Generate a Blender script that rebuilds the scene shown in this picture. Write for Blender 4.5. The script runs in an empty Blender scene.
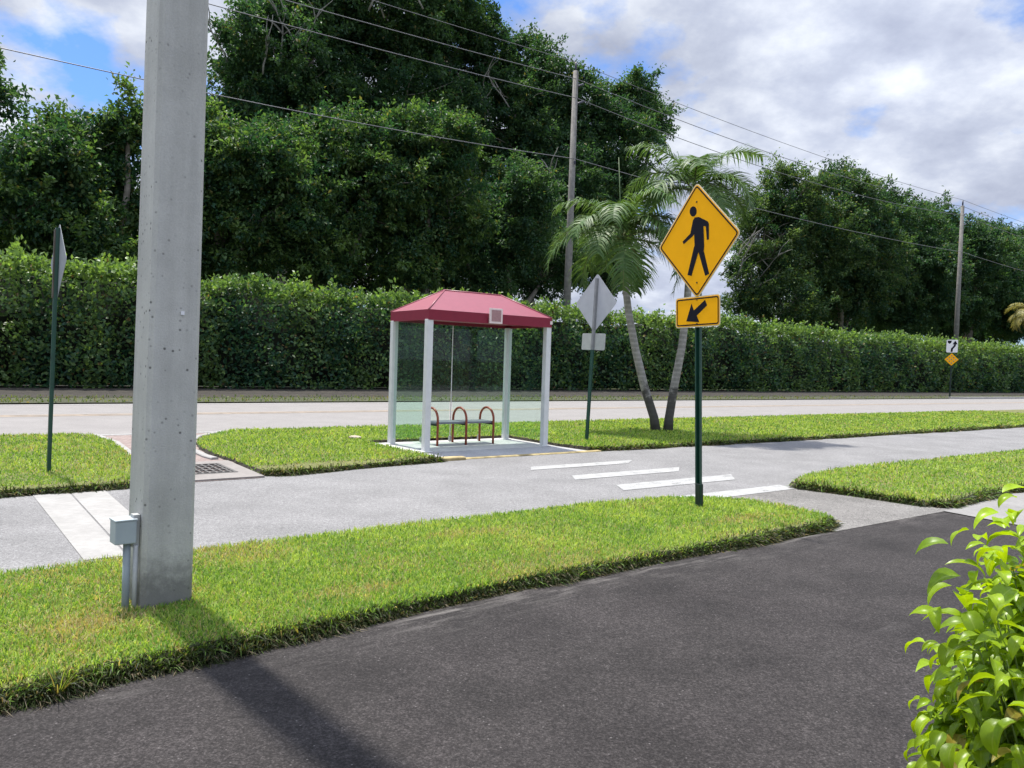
import bpy, bmesh, math, random
import numpy as np
from mathutils import Vector, Matrix
from mathutils.geometry import tessellate_polygon

rng = np.random.default_rng(7)
random.seed(7)
sc = bpy.context.scene
COL = sc.collection

# ------------------------------------------------------------------ camera
F, W, H, CZ = 769.0, 1024, 768, 1.45
ROLL, PITCH = math.radians(1.8), math.atan(22 / 769.0)
TH = math.radians(36)                       # direction of the road in the ground plane
CT, ST = math.cos(TH), math.sin(TH)
_U = Vector((0, math.sin(PITCH), math.cos(PITCH)))
_F = Vector((0, math.cos(PITCH), -math.sin(PITCH)))
_R = Vector((1, 0, 0))
CR = _R * math.cos(ROLL) + _U * math.sin(ROLL)
CU = -_R * math.sin(ROLL) + _U * math.cos(ROLL)
cam_d = bpy.data.cameras.new('camera')
cam = bpy.data.objects.new('camera', cam_d)
COL.objects.link(cam)
cam_d.sensor_width = 36.0
cam_d.lens = F / W * 36.0
cam_d.clip_start = 0.05
cam_d.clip_end = 3000
cam.matrix_world = Matrix((
    (CR.x, CU.x, -_F.x, 0), (CR.y, CU.y, -_F.y, 0), (CR.z, CU.z, -_F.z, CZ), (0, 0, 0, 1)))
sc.camera = cam


def ray(px, py):
    return CR * (px - W / 2) - CU * (py - H / 2) + _F * F


def P(s, n, z=0.0):
    """road coordinates: s metres along the road, n metres across it"""
    return Vector((s * CT - n * ST, s * ST + n * CT, z))


def at_n(px, py, n):
    d = ray(px, py)
    t = n / (-d.x * ST + d.y * CT)
    return Vector((d.x * t, d.y * t, CZ + d.z * t)), t * F


def np_project(V):
    q = V - np.array([0, 0, CZ])
    w = q @ np.array(_F)
    w = np.where(w < 0.05, 0.05, w)
    return W / 2 + F * (q @ np.array(CR)) / w, H / 2 - F * (q @ np.array(CU)) / w, w


def in_view(V, mx=220, my=120):
    x, y, w = np_project(V)
    q = (V - np.array([0, 0, CZ])) @ np.array(_F)
    return (q > 0.3) & (x > -mx) & (x < W + mx) & (y > -my) & (y < H + my)


# ------------------------------------------------------------------ object helpers
def tag(o, label=None, cat=None, group=None, kind=None):
    if label: o['label'] = label
    if cat: o['category'] = cat
    if group: o['group'] = group
    if kind: o['kind'] = kind
    return o


def empty(name, loc, rz=0.0):
    o = bpy.data.objects.new(name, None)
    o.empty_display_size = 0.2
    o.location = loc
    o.rotation_euler = (0, 0, rz)
    COL.objects.link(o)
    return o


def link(name, me, mat, parent=None, loc=None):
    o = bpy.data.objects.new(name, me)
    if mat is not None and len(me.materials) == 0:
        me.materials.append(mat)
    if parent is not None:
        o.parent = parent
    if loc is not None:
        o.location = loc
    COL.objects.link(o)
    return o


def np_mesh(name, V, T, tint=None, smooth=False, extra=None):
    me = bpy.data.meshes.new(name)
    V = np.ascontiguousarray(V, dtype=np.float32)
    T = np.ascontiguousarray(T, dtype=np.int32)
    k = T.shape[1]
    me.vertices.add(len(V)); me.vertices.foreach_set('co', V.ravel())
    me.loops.add(T.size); me.loops.foreach_set('vertex_index', T.ravel())
    me.polygons.add(len(T))
    me.polygons.foreach_set('loop_start', np.arange(0, T.size, k, dtype=np.int32))
    me.polygons.foreach_set('loop_total', np.full(len(T), k, dtype=np.int32))
    if smooth:
        me.polygons.foreach_set('use_smooth', np.ones(len(T), dtype=bool))
    if tint is not None:
        a = me.attributes.new('tint', 'FLOAT_COLOR', 'POINT')
        c = np.ones((len(V), 4), dtype=np.float32); c[:, :3] = tint
        a.data.foreach_set('color', c.ravel())
    if extra is not None:
        a = me.attributes.new('across', 'FLOAT', 'POINT')
        a.data.foreach_set('value', np.ascontiguousarray(extra, dtype=np.float32))
    me.update(calc_edges=True)
    return me


class MB:
    """collects shapes and builds ONE mesh object"""
    def __init__(self):
        self.bm = bmesh.new()

    def box(self, c, size, rz=0.0, bevel=0.0, M=None):
        m = Matrix.Translation(Vector(c)) @ Matrix.Rotation(rz, 4, 'Z') @ Matrix.Diagonal((size[0], size[1], size[2], 1))
        if M is not None: m = M @ m
        r = bmesh.ops.create_cube(self.bm, size=1.0, matrix=m)
        if bevel > 0:
            es = list({e for v in r['verts'] for e in v.link_edges})
            bmesh.ops.bevel(self.bm, geom=es, offset=bevel, segments=2, profile=0.6, affect='EDGES')
        return self

    def tube(self, pts, rad, seg=10, cap=True):
        pts = [Vector(p) for p in pts]
        if not hasattr(rad, '__len__'): rad = [rad] * len(pts)
        rings = []
        up0 = None
        for i, p in enumerate(pts):
            a = pts[max(i - 1, 0)]; b = pts[min(i + 1, len(pts) - 1)]
            t = (b - a).normalized()
            if up0 is None:
                up0 = t.orthogonal().normalized()
            up0 = (up0 - t * up0.dot(t))
            if up0.length < 1e-5: up0 = t.orthogonal()
            up0.normalize()
            w = t.cross(up0)
            rings.append([self.bm.verts.new(p + (up0 * math.cos(2 * math.pi * k / seg) + w * math.sin(2 * math.pi * k / seg)) * rad[i]) for k in range(seg)])
        for a, b in zip(rings, rings[1:]):
            for k in range(seg):
                f = self.bm.faces.new((a[k], a[(k + 1) % seg], b[(k + 1) % seg], b[k]))
                f.smooth = True
        if cap:
            self.bm.faces.new(list(reversed(rings[0]))); self.bm.faces.new(rings[-1])
        return self

    def prism(self, poly, z0, z1, M=None, bevel=0.0):
        """poly: list of (x, y); extruded z0..z1; M places it"""
        M = M or Matrix.Identity(4)
        area = sum(a[0] * b[1] - b[0] * a[1] for a, b in zip(poly, poly[1:] + poly[:1]))
        if area < 0: poly = poly[::-1]
        lo = [self.bm.verts.new(M @ Vector((x, y, z0))) for x, y in poly]
        hi = [self.bm.verts.new(M @ Vector((x, y, z1))) for x, y in poly]
        tri = tessellate_polygon([[Vector((x, y, 0)) for x, y in poly]])
        for a, b, c in tri:
            n = (Vector(poly[b]).to_3d() - Vector(poly[a]).to_3d()).cross(Vector(poly[c]).to_3d() - Vector(poly[a]).to_3d()).z
            if n < 0: a, c = c, a
            try:
                self.bm.faces.new((hi[a], hi[b], hi[c])); self.bm.faces.new((lo[c], lo[b], lo[a]))
            except ValueError:
                pass
        m = len(poly)
        for i in range(m):
            j = (i + 1) % m
            self.bm.faces.new((lo[i], lo[j], hi[j], hi[i]))
        return self

    def ring(self, outer, inner, z0, z1, M=None):
        """frame between two equally long outlines"""
        M = M or Matrix.Identity(4)
        m = len(outer)
        vs = [[self.bm.verts.new(M @ Vector((x, y, z))) for x, y in o] for o, z in ((outer, z0), (outer, z1), (inner, z1), (inner, z0))]
        for k in range(4):
            a, b = vs[k], vs[(k + 1) % 4]
            for i in range(m):
                j = (i + 1) % m
                self.bm.faces.new((a[i], a[j], b[j], b[i]))
        return self

    def build(self, name, mat, parent=None, loc=None, smooth_angle=None):
        me = bpy.data.meshes.new(name)
        bmesh.ops.recalc_face_normals(self.bm, faces=self.bm.faces)
        self.bm.to_mesh(me); self.bm.free()
        return link(name, me, mat, parent, loc)


# ------------------------------------------------------------------ materials
def new_mat(name):
    m = bpy.data.materials.new(name); m.use_nodes = True
    nt = m.node_tree
    return m, nt, nt.nodes['Principled BSDF'], nt.nodes['Material Output']


def N(nt, t, **kw):
    n = nt.nodes.new(t)
    for k, v in kw.items():
        setattr(n, k, v)
    return n


def noise(nt, vec, scale, detail=4, rough=0.55):
    n = N(nt, 'ShaderNodeTexNoise')
    n.inputs['Scale'].default_value = scale
    n.inputs['Detail'].default_value = detail
    n.inputs['Roughness'].default_value = rough
    if vec is not None: nt.links.new(vec, n.inputs['Vector'])
    return n.outputs['Fac']


def ramp(nt, fac, stops):
    r = N(nt, 'ShaderNodeValToRGB')
    e = r.color_ramp.elements
    while len(e) < len(stops): e.new(0.5)
    for el, (p, c) in zip(e, stops):
        el.position = p
        el.color = (c, c, c, 1) if not hasattr(c, '__len__') else (*c, 1)
    nt.links.new(fac, r.inputs['Fac'])
    return r.outputs['Color']


def mix(nt, fac, a, b, blend='MIX'):
    m = N(nt, 'ShaderNodeMix', data_type='RGBA', blend_type=blend)
    for sock, v in ((m.inputs['Factor'], fac), (m.inputs[6], a), (m.inputs[7], b)):
        if hasattr(v, 'is_output'): nt.links.new(v, sock)
        elif hasattr(v, '__len__'): sock.default_value = (*v, 1)
        else: sock.default_value = v
    return m.outputs[2]


def bump(nt, height, bsdf, strength=0.3, dist=0.01):
    b = N(nt, 'ShaderNodeBump')
    b.inputs['Strength'].default_value = strength
    b.inputs['Distance'].default_value = dist
    nt.links.new(height, b.inputs['Height']); nt.links.new(b.outputs['Normal'], bsdf.inputs['Normal'])


def obj_vec(nt):
    return N(nt, 'ShaderNodeTexCoord').outputs['Object']


def plain(name, c, rough=0.6, metal=0.0, var=0.12, scale=9.0, spec=0.4, bmp=0.0):
    m, nt, b, o = new_mat(name)
    v = obj_vec(nt)
    f = noise(nt, v, scale, 5)
    lo = [max(0, x * (1 - var)) for x in c]; hi = [min(1, x * (1 + var)) for x in c]
    nt.links.new(ramp(nt, f, [(0.3, lo), (0.7, hi)]), b.inputs['Base Color'])
    b.inputs['Roughness'].default_value = rough
    b.inputs['Metallic'].default_value = metal
    b.inputs['Specular IOR Level'].default_value = spec
    if bmp: bump(nt, noise(nt, v, scale * 12, 4), b, bmp, 0.004)
    return m


def asphalt(name, c, speck, contrast=0.25, rough=0.85, stain=0.25, bstr=0.5, streak=None):
    m, nt, b, o = new_mat(name)
    v = obj_vec(nt)
    fine = noise(nt, v, 95, 4, 0.75)
    med = noise(nt, v, 26, 5, 0.65)
    big = noise(nt, v, 1.3, 7, 0.62)
    col = ramp(nt, fine, [(0.30, [x * (1 - contrast * 1.6) for x in c]), (0.52, c), (0.72, speck)])
    col = mix(nt, 1.0, col, ramp(nt, med, [(0.3, 1 - contrast * 0.5), (0.7, 1 + contrast * 0.5)]), 'MULTIPLY')
    col = mix(nt, 1.0, col, ramp(nt, big, [(0.3, 1 - stain), (0.7, 1 + stain)]), 'MULTIPLY')
    # pale grit
    vo = N(nt, 'ShaderNodeTexVoronoi'); vo.inputs['Scale'].default_value = 42
    nt.links.new(v, vo.inputs['Vector'])
    sep = N(nt, 'ShaderNodeSeparateColor'); nt.links.new(vo.outputs['Color'], sep.inputs[0])
    g1 = ramp(nt, sep.outputs[0], [(0.90, 0.0), (0.93, 1.0)])
    g2 = ramp(nt, vo.outputs['Distance'], [(0.12, 1.0), (0.2, 0.0)])
    gm = mix(nt, 1.0, g1, g2, 'MULTIPLY')
    col = mix(nt, mix(nt, 1.0, gm, (0.55, 0.55, 0.55), 'MULTIPLY'), col, [min(1, x * 1.8 + 0.05) for x in speck])
    if streak is not None:
        col = streak(nt, v, col)
    nt.links.new(col, b.inputs['Base Color'])
    b.inputs['Roughness'].default_value = rough
    b.inputs['Specular IOR Level'].default_value = 0.25
    bump(nt, mix(nt, 0.5, fine, med), b, bstr, 0.006)
    return m


def leaf_mat(name, trans=0.35, rough=0.42, spec=0.35, midrib=False, tcol=(1.25, 1.25, 0.55)):
    m, nt, b, o = new_mat(name)
    a = N(nt, 'ShaderNodeAttribute', attribute_name='tint')
    col = a.outputs['Color']
    if midrib:
        a2 = N(nt, 'ShaderNodeAttribute', attribute_name='across')
        f = ramp(nt, a2.outputs['Fac'], [(0.0, 1.0), (0.10, 0.0)])
        col = mix(nt, mix(nt, 1.0, f, (0.45, 0.45, 0.45), 'MULTIPLY'), col, (0.42, 0.52, 0.10))
        nz = noise(nt, obj_vec(nt), 60, 3)
        col = mix(nt, 1.0, col, ramp(nt, nz, [(0.3, 0.85), (0.7, 1.12)]), 'MULTIPLY')
    nt.links.new(col, b.inputs['Base Color'])
    b.inputs['Roughness'].default_value = rough
    b.inputs['Specular IOR Level'].default_value = spec
    t = N(nt, 'ShaderNodeBsdfTranslucent')
    nt.links.new(mix(nt, 1.0, col, tcol, 'MULTIPLY'), t.inputs['Color'])
    ms = N(nt, 'ShaderNodeMixShader'); ms.inputs[0].default_value = trans
    nt.links.new(b.outputs[0], ms.inputs[1]); nt.links.new(t.outputs[0], ms.inputs[2])
    nt.links.new(ms.outputs[0], o.inputs['Surface'])
    return m


def concrete(name, c, pits=True, dirt=True, rough=0.8):
    m, nt, b, o = new_mat(name)
    v = obj_vec(nt)
    big = noise(nt, v, 2.2, 6, 0.65)
    mp = N(nt, 'ShaderNodeMapping'); mp.inputs['Scale'].default_value = (14, 14, 0.9)
    nt.links.new(v, mp.inputs['Vector'])
    streaks = noise(nt, mp.outputs[0], 1.0, 5, 0.6)
    fine = noise(nt, v, 120, 3, 0.6)
    col = ramp(nt, big, [(0.3, [x * 0.84 for x in c]), (0.7, [x * 1.12 for x in c])])
    col = mix(nt, 1.0, col, ramp(nt, streaks, [(0.3, 0.9), (0.7, 1.08)]), 'MULTIPLY')
    col = mix(nt, 1.0, col, ramp(nt, fine, [(0.3, 0.92), (0.7, 1.06)]), 'MULTIPLY')
    h = fine
    if pits:
        vo = N(nt, 'ShaderNodeTexVoronoi'); vo.inputs['Scale'].default_value = 26
        nt.links.new(v, vo.inputs['Vector'])
        sep = N(nt, 'ShaderNodeSeparateColor'); nt.links.new(vo.outputs['Color'], sep.inputs[0])
        g = mix(nt, 1.0, ramp(nt, sep.outputs[0], [(0.45, 0.0), (0.52, 1.0)]), ramp(nt, vo.outputs['Distance'], [(0.10, 1.0), (0.24, 0.0)]), 'MULTIPLY')
        g = mix(nt, 1.0, g, ramp(nt, noise(nt, v, 3.5, 3), [(0.42, 0.1), (0.62, 0.95)]), 'MULTIPLY')
        col = mix(nt, g, col, [x * 0.18 for x in c])
        h = mix(nt, g, fine, (0, 0, 0))
    if dirt:   # mildew splashed up from the soil
        sx = N(nt, 'ShaderNodeSeparateXYZ'); nt.links.new(v, sx.inputs[0])
        ad = N(nt, 'ShaderNodeMath', operation='ADD'); nt.links.new(sx.outputs['Z'], ad.inputs[0])
        ml = N(nt, 'ShaderNodeMath', operation='MULTIPLY'); nt.links.new(noise(nt, v, 16, 5, 0.7), ml.inputs[0]); ml.inputs[1].default_value = -0.34
        nt.links.new(ml.outputs[0], ad.inputs[1])
        d = ramp(nt, ad.outputs[0], [(-0.0, 0.85), (0.05, 0.0)])
        r = d.node.color_ramp; r.elements[0].position = 0.0; r.elements[1].position = 0.20; r.elements[0].color = (0.8, 0.8, 0.8, 1)
        col = mix(nt, d, col, [x * 0.25 for x in c])
    nt.links.new(col, b.inputs['Base Color'])
    b.inputs['Roughness'].default_value = rough
    b.inputs['Specular IOR Level'].default_value = 0.3
    bump(nt, h, b, 0.5, 0.004)
    return m


M = {}


def driveway_streak(nt, v, col):
    """old dust lying along the grass edge and faint wear running with the road"""
    cb = N(nt, 'ShaderNodeCombineXYZ')
    outs = []
    for vec, k in (((CT, ST, 0), 1.3), ((-ST - 0.035 * CT, CT - 0.035 * ST, 0), 9.0)):
        dp = N(nt, 'ShaderNodeVectorMath', operation='DOT_PRODUCT')
        nt.links.new(v, dp.inputs[0]); dp.inputs[1].default_value = vec
        ml = N(nt, 'ShaderNodeMath', operation='MULTIPLY'); nt.links.new(dp.outputs['Value'], ml.inputs[0]); ml.inputs[1].default_value = k
        nt.links.new(ml.outputs[0], cb.inputs[len(outs)]); outs.append(dp.outputs['Value'])
    f = noise(nt, cb.outputs[0], 1.0, 7, 0.68)
    g = noise(nt, v, 0.7, 4)
    k = mix(nt, 1.0, ramp(nt, f, [(0.55, 0.0), (0.82, 0.32)]), ramp(nt, g, [(0.42, 0.0), (0.62, 1.0)]), 'MULTIPLY')
    col = mix(nt, k, col, (0.105, 0.097, 0.094))
    sc1 = N(nt, 'ShaderNodeMapRange'); nt.links.new(outs[1], sc1.inputs['Value'])
    sc1.inputs['From Min'].default_value = 3.2; sc1.inputs['From Max'].default_value = 3.75
    edge = ramp(nt, sc1.outputs[0], [(0.0, 0.0), (0.55, 0.25), (0.78, 0.7), (0.9, 0.7), (1.0, 0.1)])
    dust = mix(nt, 1.0, edge, ramp(nt, noise(nt, cb.outputs[0], 1.6, 8, 0.75), [(0.47, 0.0), (0.70, 1.0)]), 'MULTIPLY')
    dust = mix(nt, 1.0, dust, ramp(nt, noise(nt, v, 1.6, 3), [(0.40, 0.0), (0.60, 1.0)]), 'MULTIPLY')
    return mix(nt, dust, col, (0.22, 0.205, 0.19))


M['drive'] = asphalt('fresh_asphalt', (0.0265, 0.0232, 0.0225), (0.076, 0.068, 0.066), 0.50, 0.88, 0.40, 1.0, driveway_streak)
M['lane'] = asphalt('worn_lane_asphalt', (0.185, 0.182, 0.181), (0.33, 0.325, 0.32), 0.34, 0.9, 0.16, 0.5)
M['road'] = asphalt('worn_road_asphalt', (0.215, 0.203, 0.196), (0.30, 0.285, 0.27), 0.15, 0.9, 0.08, 0.3)
M['apron'] = asphalt('weathered_apron', (0.155, 0.148, 0.139), (0.36, 0.345, 0.325), 0.5, 0.9, 0.26, 0.7)
M['ramp'] = asphalt('grey_ramp', (0.34, 0.34, 0.345), (0.46, 0.46, 0.46), 0.25, 0.9, 0.12, 0.4)
M['walk'] = concrete('pale_concrete', (0.29, 0.282, 0.268), pits=False, dirt=False)
M['drain'] = concrete('stained_drain_concrete', (0.225, 0.207, 0.193), pits=False, dirt=False)
M['side'] = concrete('grey_sidewalk', (0.215, 0.208, 0.20), pits=False, dirt=False)
M['slab'] = concrete('slab_concrete', (0.44, 0.43, 0.415), pits=False, dirt=False)
M['pole'] = concrete('pole_concrete', (0.475, 0.47, 0.435))
M['white_paint'] = plain('worn_white_marking', (0.35, 0.35, 0.34), 0.7, var=0.34, scale=26, bmp=0.3)
m, nt, b, o = new_mat('worn_crosswalk_paint')
v = obj_vec(nt)
nt.links.new(ramp(nt, noise(nt, v, 9, 5), [(0.3, (0.25, 0.25, 0.243)), (0.7, (0.34, 0.34, 0.333))]), b.inputs['Base Color'])
b.inputs['Roughness'].default_value = 0.8
hole = mix(nt, 0.5, noise(nt, v, 70, 5, 0.75), noise(nt, v, 5, 5, 0.65))
trp = N(nt, 'ShaderNodeBsdfTransparent')
msh = N(nt, 'ShaderNodeMixShader')
nt.links.new(ramp(nt, hole, [(0.36, 1.0), (0.45, 0.0)]), msh.inputs[0])
nt.links.new(b.outputs[0], msh.inputs[1]); nt.links.new(trp.outputs[0], msh.inputs[2])
nt.links.new(msh.outputs[0], o.inputs['Surface'])
M['crosswalk'] = m
M['yellow_paint'] = plain('worn_yellow_marking', (0.31, 0.24, 0.17), 0.75, var=0.35, scale=5, bmp=0.2)
M['yellow_kerb'] = plain('faded_yellow_kerb', (0.34, 0.27, 0.13), 0.8, var=0.45, scale=6, bmp=0.4)
M['soil'] = plain('thatch_and_soil', (0.12, 0.125, 0.040), 0.95, var=0.6, scale=30, bmp=0.8)
M['bed'] = plain('hedge_bed_mulch', (0.026, 0.022, 0.016), 0.95, var=0.6, scale=4, bmp=0.6)
M['dirt'] = plain('dark_soil', (0.030, 0.026, 0.017), 0.95, var=0.5, scale=22, bmp=0.8)
M['ground'] = plain('rough_ground', (0.07, 0.085, 0.028), 0.95, var=0.5, scale=1.2, bmp=0.5)
M['verge'] = plain('thin_verge_soil', (0.048, 0.052, 0.026), 0.95, var=0.5, scale=3, bmp=0.6)
M['green_post'] = plain('dark_green_paint', (0.010, 0.055, 0.038), 0.38, var=0.15, spec=0.5)
M['sleeve'] = plain('black_green_sleeve', (0.008, 0.022, 0.018), 0.45, var=0.2)
M['sign_yellow'] = plain('sign_amber', (0.98, 0.455, 0.004), 0.6, var=0.03, spec=0.12)
M['sign_black'] = plain('sign_black', (0.010, 0.010, 0.018), 0.6, var=0.05, spec=0.12)
M['sign_edge'] = plain('sign_sheet_edge', (0.72, 0.62, 0.40), 0.5, var=0.05)
M['sign_back_shaded'] = plain('shade_tinted_aluminium', (0.26, 0.275, 0.30), 0.6, metal=0.1, var=0.1)  # darker grey puts the plate's shade into the colour
M['sign_back'] = plain('bare_aluminium', (0.42, 0.435, 0.45), 0.5, metal=0.15, var=0.08, scale=4)
M['sign_white'] = plain('sign_white', (0.78, 0.78, 0.80), 0.45, var=0.04)
M['galv'] = plain('weathered_post_steel', (0.24, 0.245, 0.25), 0.55, metal=0.2, var=0.2)
M['plaque_back'] = plain('dull_plaque_back', (0.44, 0.45, 0.42), 0.6, metal=0.15, var=0.1)
M['bolt'] = plain('zinc_bolt', (0.10, 0.07, 0.03), 0.4, metal=0.6)
M['shelter_white'] = plain('white_powder_coat', (0.60, 0.61, 0.60), 0.4, var=0.05)
M['shelter_red'] = plain('red_fascia_sheet', (0.20, 0.010, 0.030), 0.5, var=0.06, spec=0.35)
M['roof_pink'] = plain('sheen_tinted_roof_sheet', (0.24, 0.046, 0.068), 0.42, var=0.06, spec=0.6)  # red sheet paled: gloss and sun on the roof put into the colour
M['plaque_frame'] = plain('cream_plaque_frame', (0.70, 0.58, 0.55), 0.5, var=0.05)
M['plaque_face'] = plain('mauve_plaque_face', (0.34, 0.19, 0.19), 0.5, var=0.12, scale=30)
M['bench_red'] = plain('red_brown_tube', (0.27, 0.055, 0.026), 0.4, var=0.2)
M['bench_grey'] = plain('slate_seat', (0.17, 0.185, 0.21), 0.4, var=0.1)
M['grate'] = plain('worn_grate_steel', (0.10, 0.095, 0.09), 0.6, metal=0.2, var=0.25)
M['iron'] = plain('cast_iron', (0.028, 0.028, 0.03), 0.6, metal=0.3, var=0.3)
M['box_grey'] = plain('grey_pvc_box', (0.36, 0.41, 0.43), 0.45, var=0.06)
M['conduit'] = plain('grey_conduit', (0.23, 0.27, 0.29), 0.5, var=0.1)
M['conduit_pale'] = plain('pale_conduit', (0.36, 0.37, 0.36), 0.5, var=0.1)
M['wood_pole'] = plain('weathered_pole_wood', (0.16, 0.153, 0.143), 0.85, var=0.25, scale=5, bmp=0.5)
M['wire'] = plain('aluminium_wire', (0.16, 0.16, 0.17), 0.5, metal=0.2)
M['insulator'] = plain('dark_insulator', (0.04, 0.04, 0.06), 0.4)
M['bark'] = plain('pale_bark', (0.20, 0.18, 0.155), 0.9, var=0.35, scale=4, bmp=0.6)
M['pale_limb'] = plain('pale_limb_bark', (0.25, 0.24, 0.22), 0.85, var=0.25, scale=3)
M['bark_dark'] = plain('dark_bark', (0.085, 0.072, 0.06), 0.9, var=0.4, scale=4, bmp=0.6)
M['stone'] = plain('pale_stone', (0.42, 0.35, 0.28), 0.8, var=0.2)
M['twig'] = plain('green_twig', (0.15, 0.22, 0.045), 0.8, var=0.2)
M['hedge_core'] = plain('hedge_blocking_core', (0.012, 0.016, 0.009), 0.95, var=0.5, scale=6)
M['leaf'] = leaf_mat('tree_leaf', 0.42, 0.52, 0.25, tcol=(1.35, 1.45, 0.6))
M['hedge_leaf'] = leaf_mat('hedge_leaf', 0.42, 0.42, 0.32, tcol=(1.35, 1.45, 0.6))
M['palm_leaf'] = leaf_mat('palm_leaflet', 0.30, 0.5, 0.3)
M['shrub_leaf'] = leaf_mat('glossy_shrub_leaf', 0.45, 0.32, 0.32, midrib=True, tcol=(1.4, 1.3, 0.3))
M['grass'] = leaf_mat('grass_blade', 0.46, 0.5, 0.25, tcol=(1.3, 1.25, 0.5))

# palm trunk: pale grey with ring scars and dark stained foot
m, nt, b, o = new_mat('palm_trunk')
v = obj_vec(nt)
sx = N(nt, 'ShaderNodeSeparateXYZ'); nt.links.new(v, sx.inputs[0])
wv = N(nt, 'ShaderNodeMath', operation='SINE')
mu = N(nt, 'ShaderNodeMath', operation='MULTIPLY_ADD'); nt.links.new(sx.outputs['Z'], mu.inputs[0]); mu.inputs[1].default_value = 62.0
nt.links.new(noise(nt, v, 5, 3), mu.inputs[2]); nt.links.new(mu.outputs[0], wv.inputs[0])
col = ramp(nt, noise(nt, v, 7, 6, 0.7), [(0.3, (0.19, 0.18, 0.16)), (0.7, (0.40, 0.385, 0.355))])
col = mix(nt, 1.0, col, ramp(nt, wv.outputs[0], [(0.0, 0.82), (0.6, 1.05)]), 'MULTIPLY')
foot = N(nt, 'ShaderNodeMath', operation='MULTIPLY_ADD'); nt.links.new(noise(nt, v, 6, 5, 0.7), foot.inputs[0]); foot.inputs[1].default_value = -1.6; nt.links.new(sx.outputs['Z'], foot.inputs[2])
col = mix(nt, ramp(nt, foot.outputs[0], [(0.0, 0.85), (0.25, 0.0)]), col, (0.028, 0.025, 0.022))
nt.links.new(col, b.inputs['Base Color']); b.inputs['Roughness'].default_value = 0.85
M['palm_trunk'] = m

# brick pavers
m, nt, b, o = new_mat('brick_pavers')
v = obj_vec(nt)
mp = N(nt, 'ShaderNodeMapping'); mp.inputs['Rotation'].default_value = (0, 0, 0.5); nt.links.new(v, mp.inputs['Vector'])
br = N(nt, 'ShaderNodeTexBrick'); nt.links.new(mp.outputs[0], br.inputs['Vector'])
br.inputs['Scale'].default_value = 4.6
br.inputs['Color1'].default_value = (0.20, 0.145, 0.13, 1); br.inputs['Color2'].default_value = (0.27, 0.21, 0.19, 1)
br.inputs['Mortar'].default_value = (0.12, 0.10, 0.09, 1); br.inputs['Mortar Size'].default_value = 0.02
col = mix(nt, 1.0, br.outputs['Color'], ramp(nt, noise(nt, v, 3, 4), [(0.3, 0.85), (0.7, 1.12)]), 'MULTIPLY')
nt.links.new(col, b.inputs['Base Color']); b.inputs['Roughness'].default_value = 0.85
M['paver'] = m

# glass
m, nt, b, o = new_mat('shelter_glass')
nt.nodes.remove(b)
tr = N(nt, 'ShaderNodeBsdfTransparent'); tr.inputs[0].default_value = (0.885, 0.965, 0.93, 1)
gl = N(nt, 'ShaderNodeBsdfGlossy'); gl.inputs['Roughness'].default_value = 0.02
di = N(nt, 'ShaderNodeBsdfDiffuse'); di.inputs[0].default_value = (0.55, 0.68, 0.62, 1)
lw_ = N(nt, 'ShaderNodeLayerWeight'); lw_.inputs[0].default_value = 0.5
pw_ = N(nt, 'ShaderNodeMath', operation='POWER'); nt.links.new(lw_.outputs['Facing'], pw_.inputs[0]); pw_.inputs[1].default_value = 4.0
fr = N(nt, 'ShaderNodeMath', operation='MULTIPLY_ADD'); nt.links.new(pw_.outputs[0], fr.inputs[0]); fr.inputs[1].default_value = 0.5; fr.inputs[2].default_value = 0.02
m1 = N(nt, 'ShaderNodeMixShader'); m1.inputs[0].default_value = 0.008
nt.links.new(tr.outputs[0], m1.inputs[1]); nt.links.new(di.outputs[0], m1.inputs[2])
m2 = N(nt, 'ShaderNodeMixShader'); nt.links.new(fr.outputs[0], m2.inputs[0])
nt.links.new(m1.outputs[0], m2.inputs[1]); nt.links.new(gl.outputs[0], m2.inputs[2])
nt.links.new(m2.outputs[0], o.inputs['Surface'])
M['glass'] = m

# ------------------------------------------------------------------ world, sun
SUN_EL = math.radians(70)
sun_h = P(-0.08, 1.0).normalized()            # horizontal direction towards the sun
w = bpy.data.worlds.new('World'); sc.world = w; w.use_nodes = True
nt = w.node_tree
bg = nt.nodes['Background']
sky = N(nt, 'ShaderNodeTexSky', sky_type='NISHITA')
sky.sun_disc = False
sky.sun_elevation = SUN_EL
sky.sun_rotation = math.atan2(sun_h.x, sun_h.y)
sky.air_density = 1.0; sky.dust_density = 0.6; sky.ozone_density = 2.0
tc = N(nt, 'ShaderNodeTexCoord')
sp = N(nt, 'ShaderNodeSeparateXYZ'); nt.links.new(tc.outputs['Generated'], sp.inputs[0])
mx = N(nt, 'ShaderNodeMath', operation='MAXIMUM'); nt.links.new(sp.outputs['Z'], mx.inputs[0]); mx.inputs[1].default_value = 0.0
ad = N(nt, 'ShaderNodeMath', operation='ADD'); nt.links.new(mx.outputs[0], ad.inputs[0]); ad.inputs[1].default_value = 0.36
cv = N(nt, 'ShaderNodeCombineXYZ')
for ax in ('X', 'Y'):
    dv = N(nt, 'ShaderNodeMath', operation='DIVIDE'); nt.links.new(sp.outputs[ax], dv.inputs[0]); nt.links.new(ad.outputs[0], dv.inputs[1])
    nt.links.new(dv.outputs[0], cv.inputs[ax])
cmap = N(nt, 'ShaderNodeMapping'); nt.links.new(cv.outputs[0], cmap.inputs['Vector'])
cmap.inputs['Location'].default_value = (0.55, 0.95, 0.0)
cmap.inputs['Scale'].default_value = (1.0, 1.0, 1.0)
n1 = noise(nt, cmap.outputs[0], 3.6, 12, 0.58)
n2 = noise(nt, cmap.outputs[0], 1.3, 4, 0.5)
n3 = noise(nt, cmap.outputs[0], 4.4, 10, 0.58)
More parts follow.
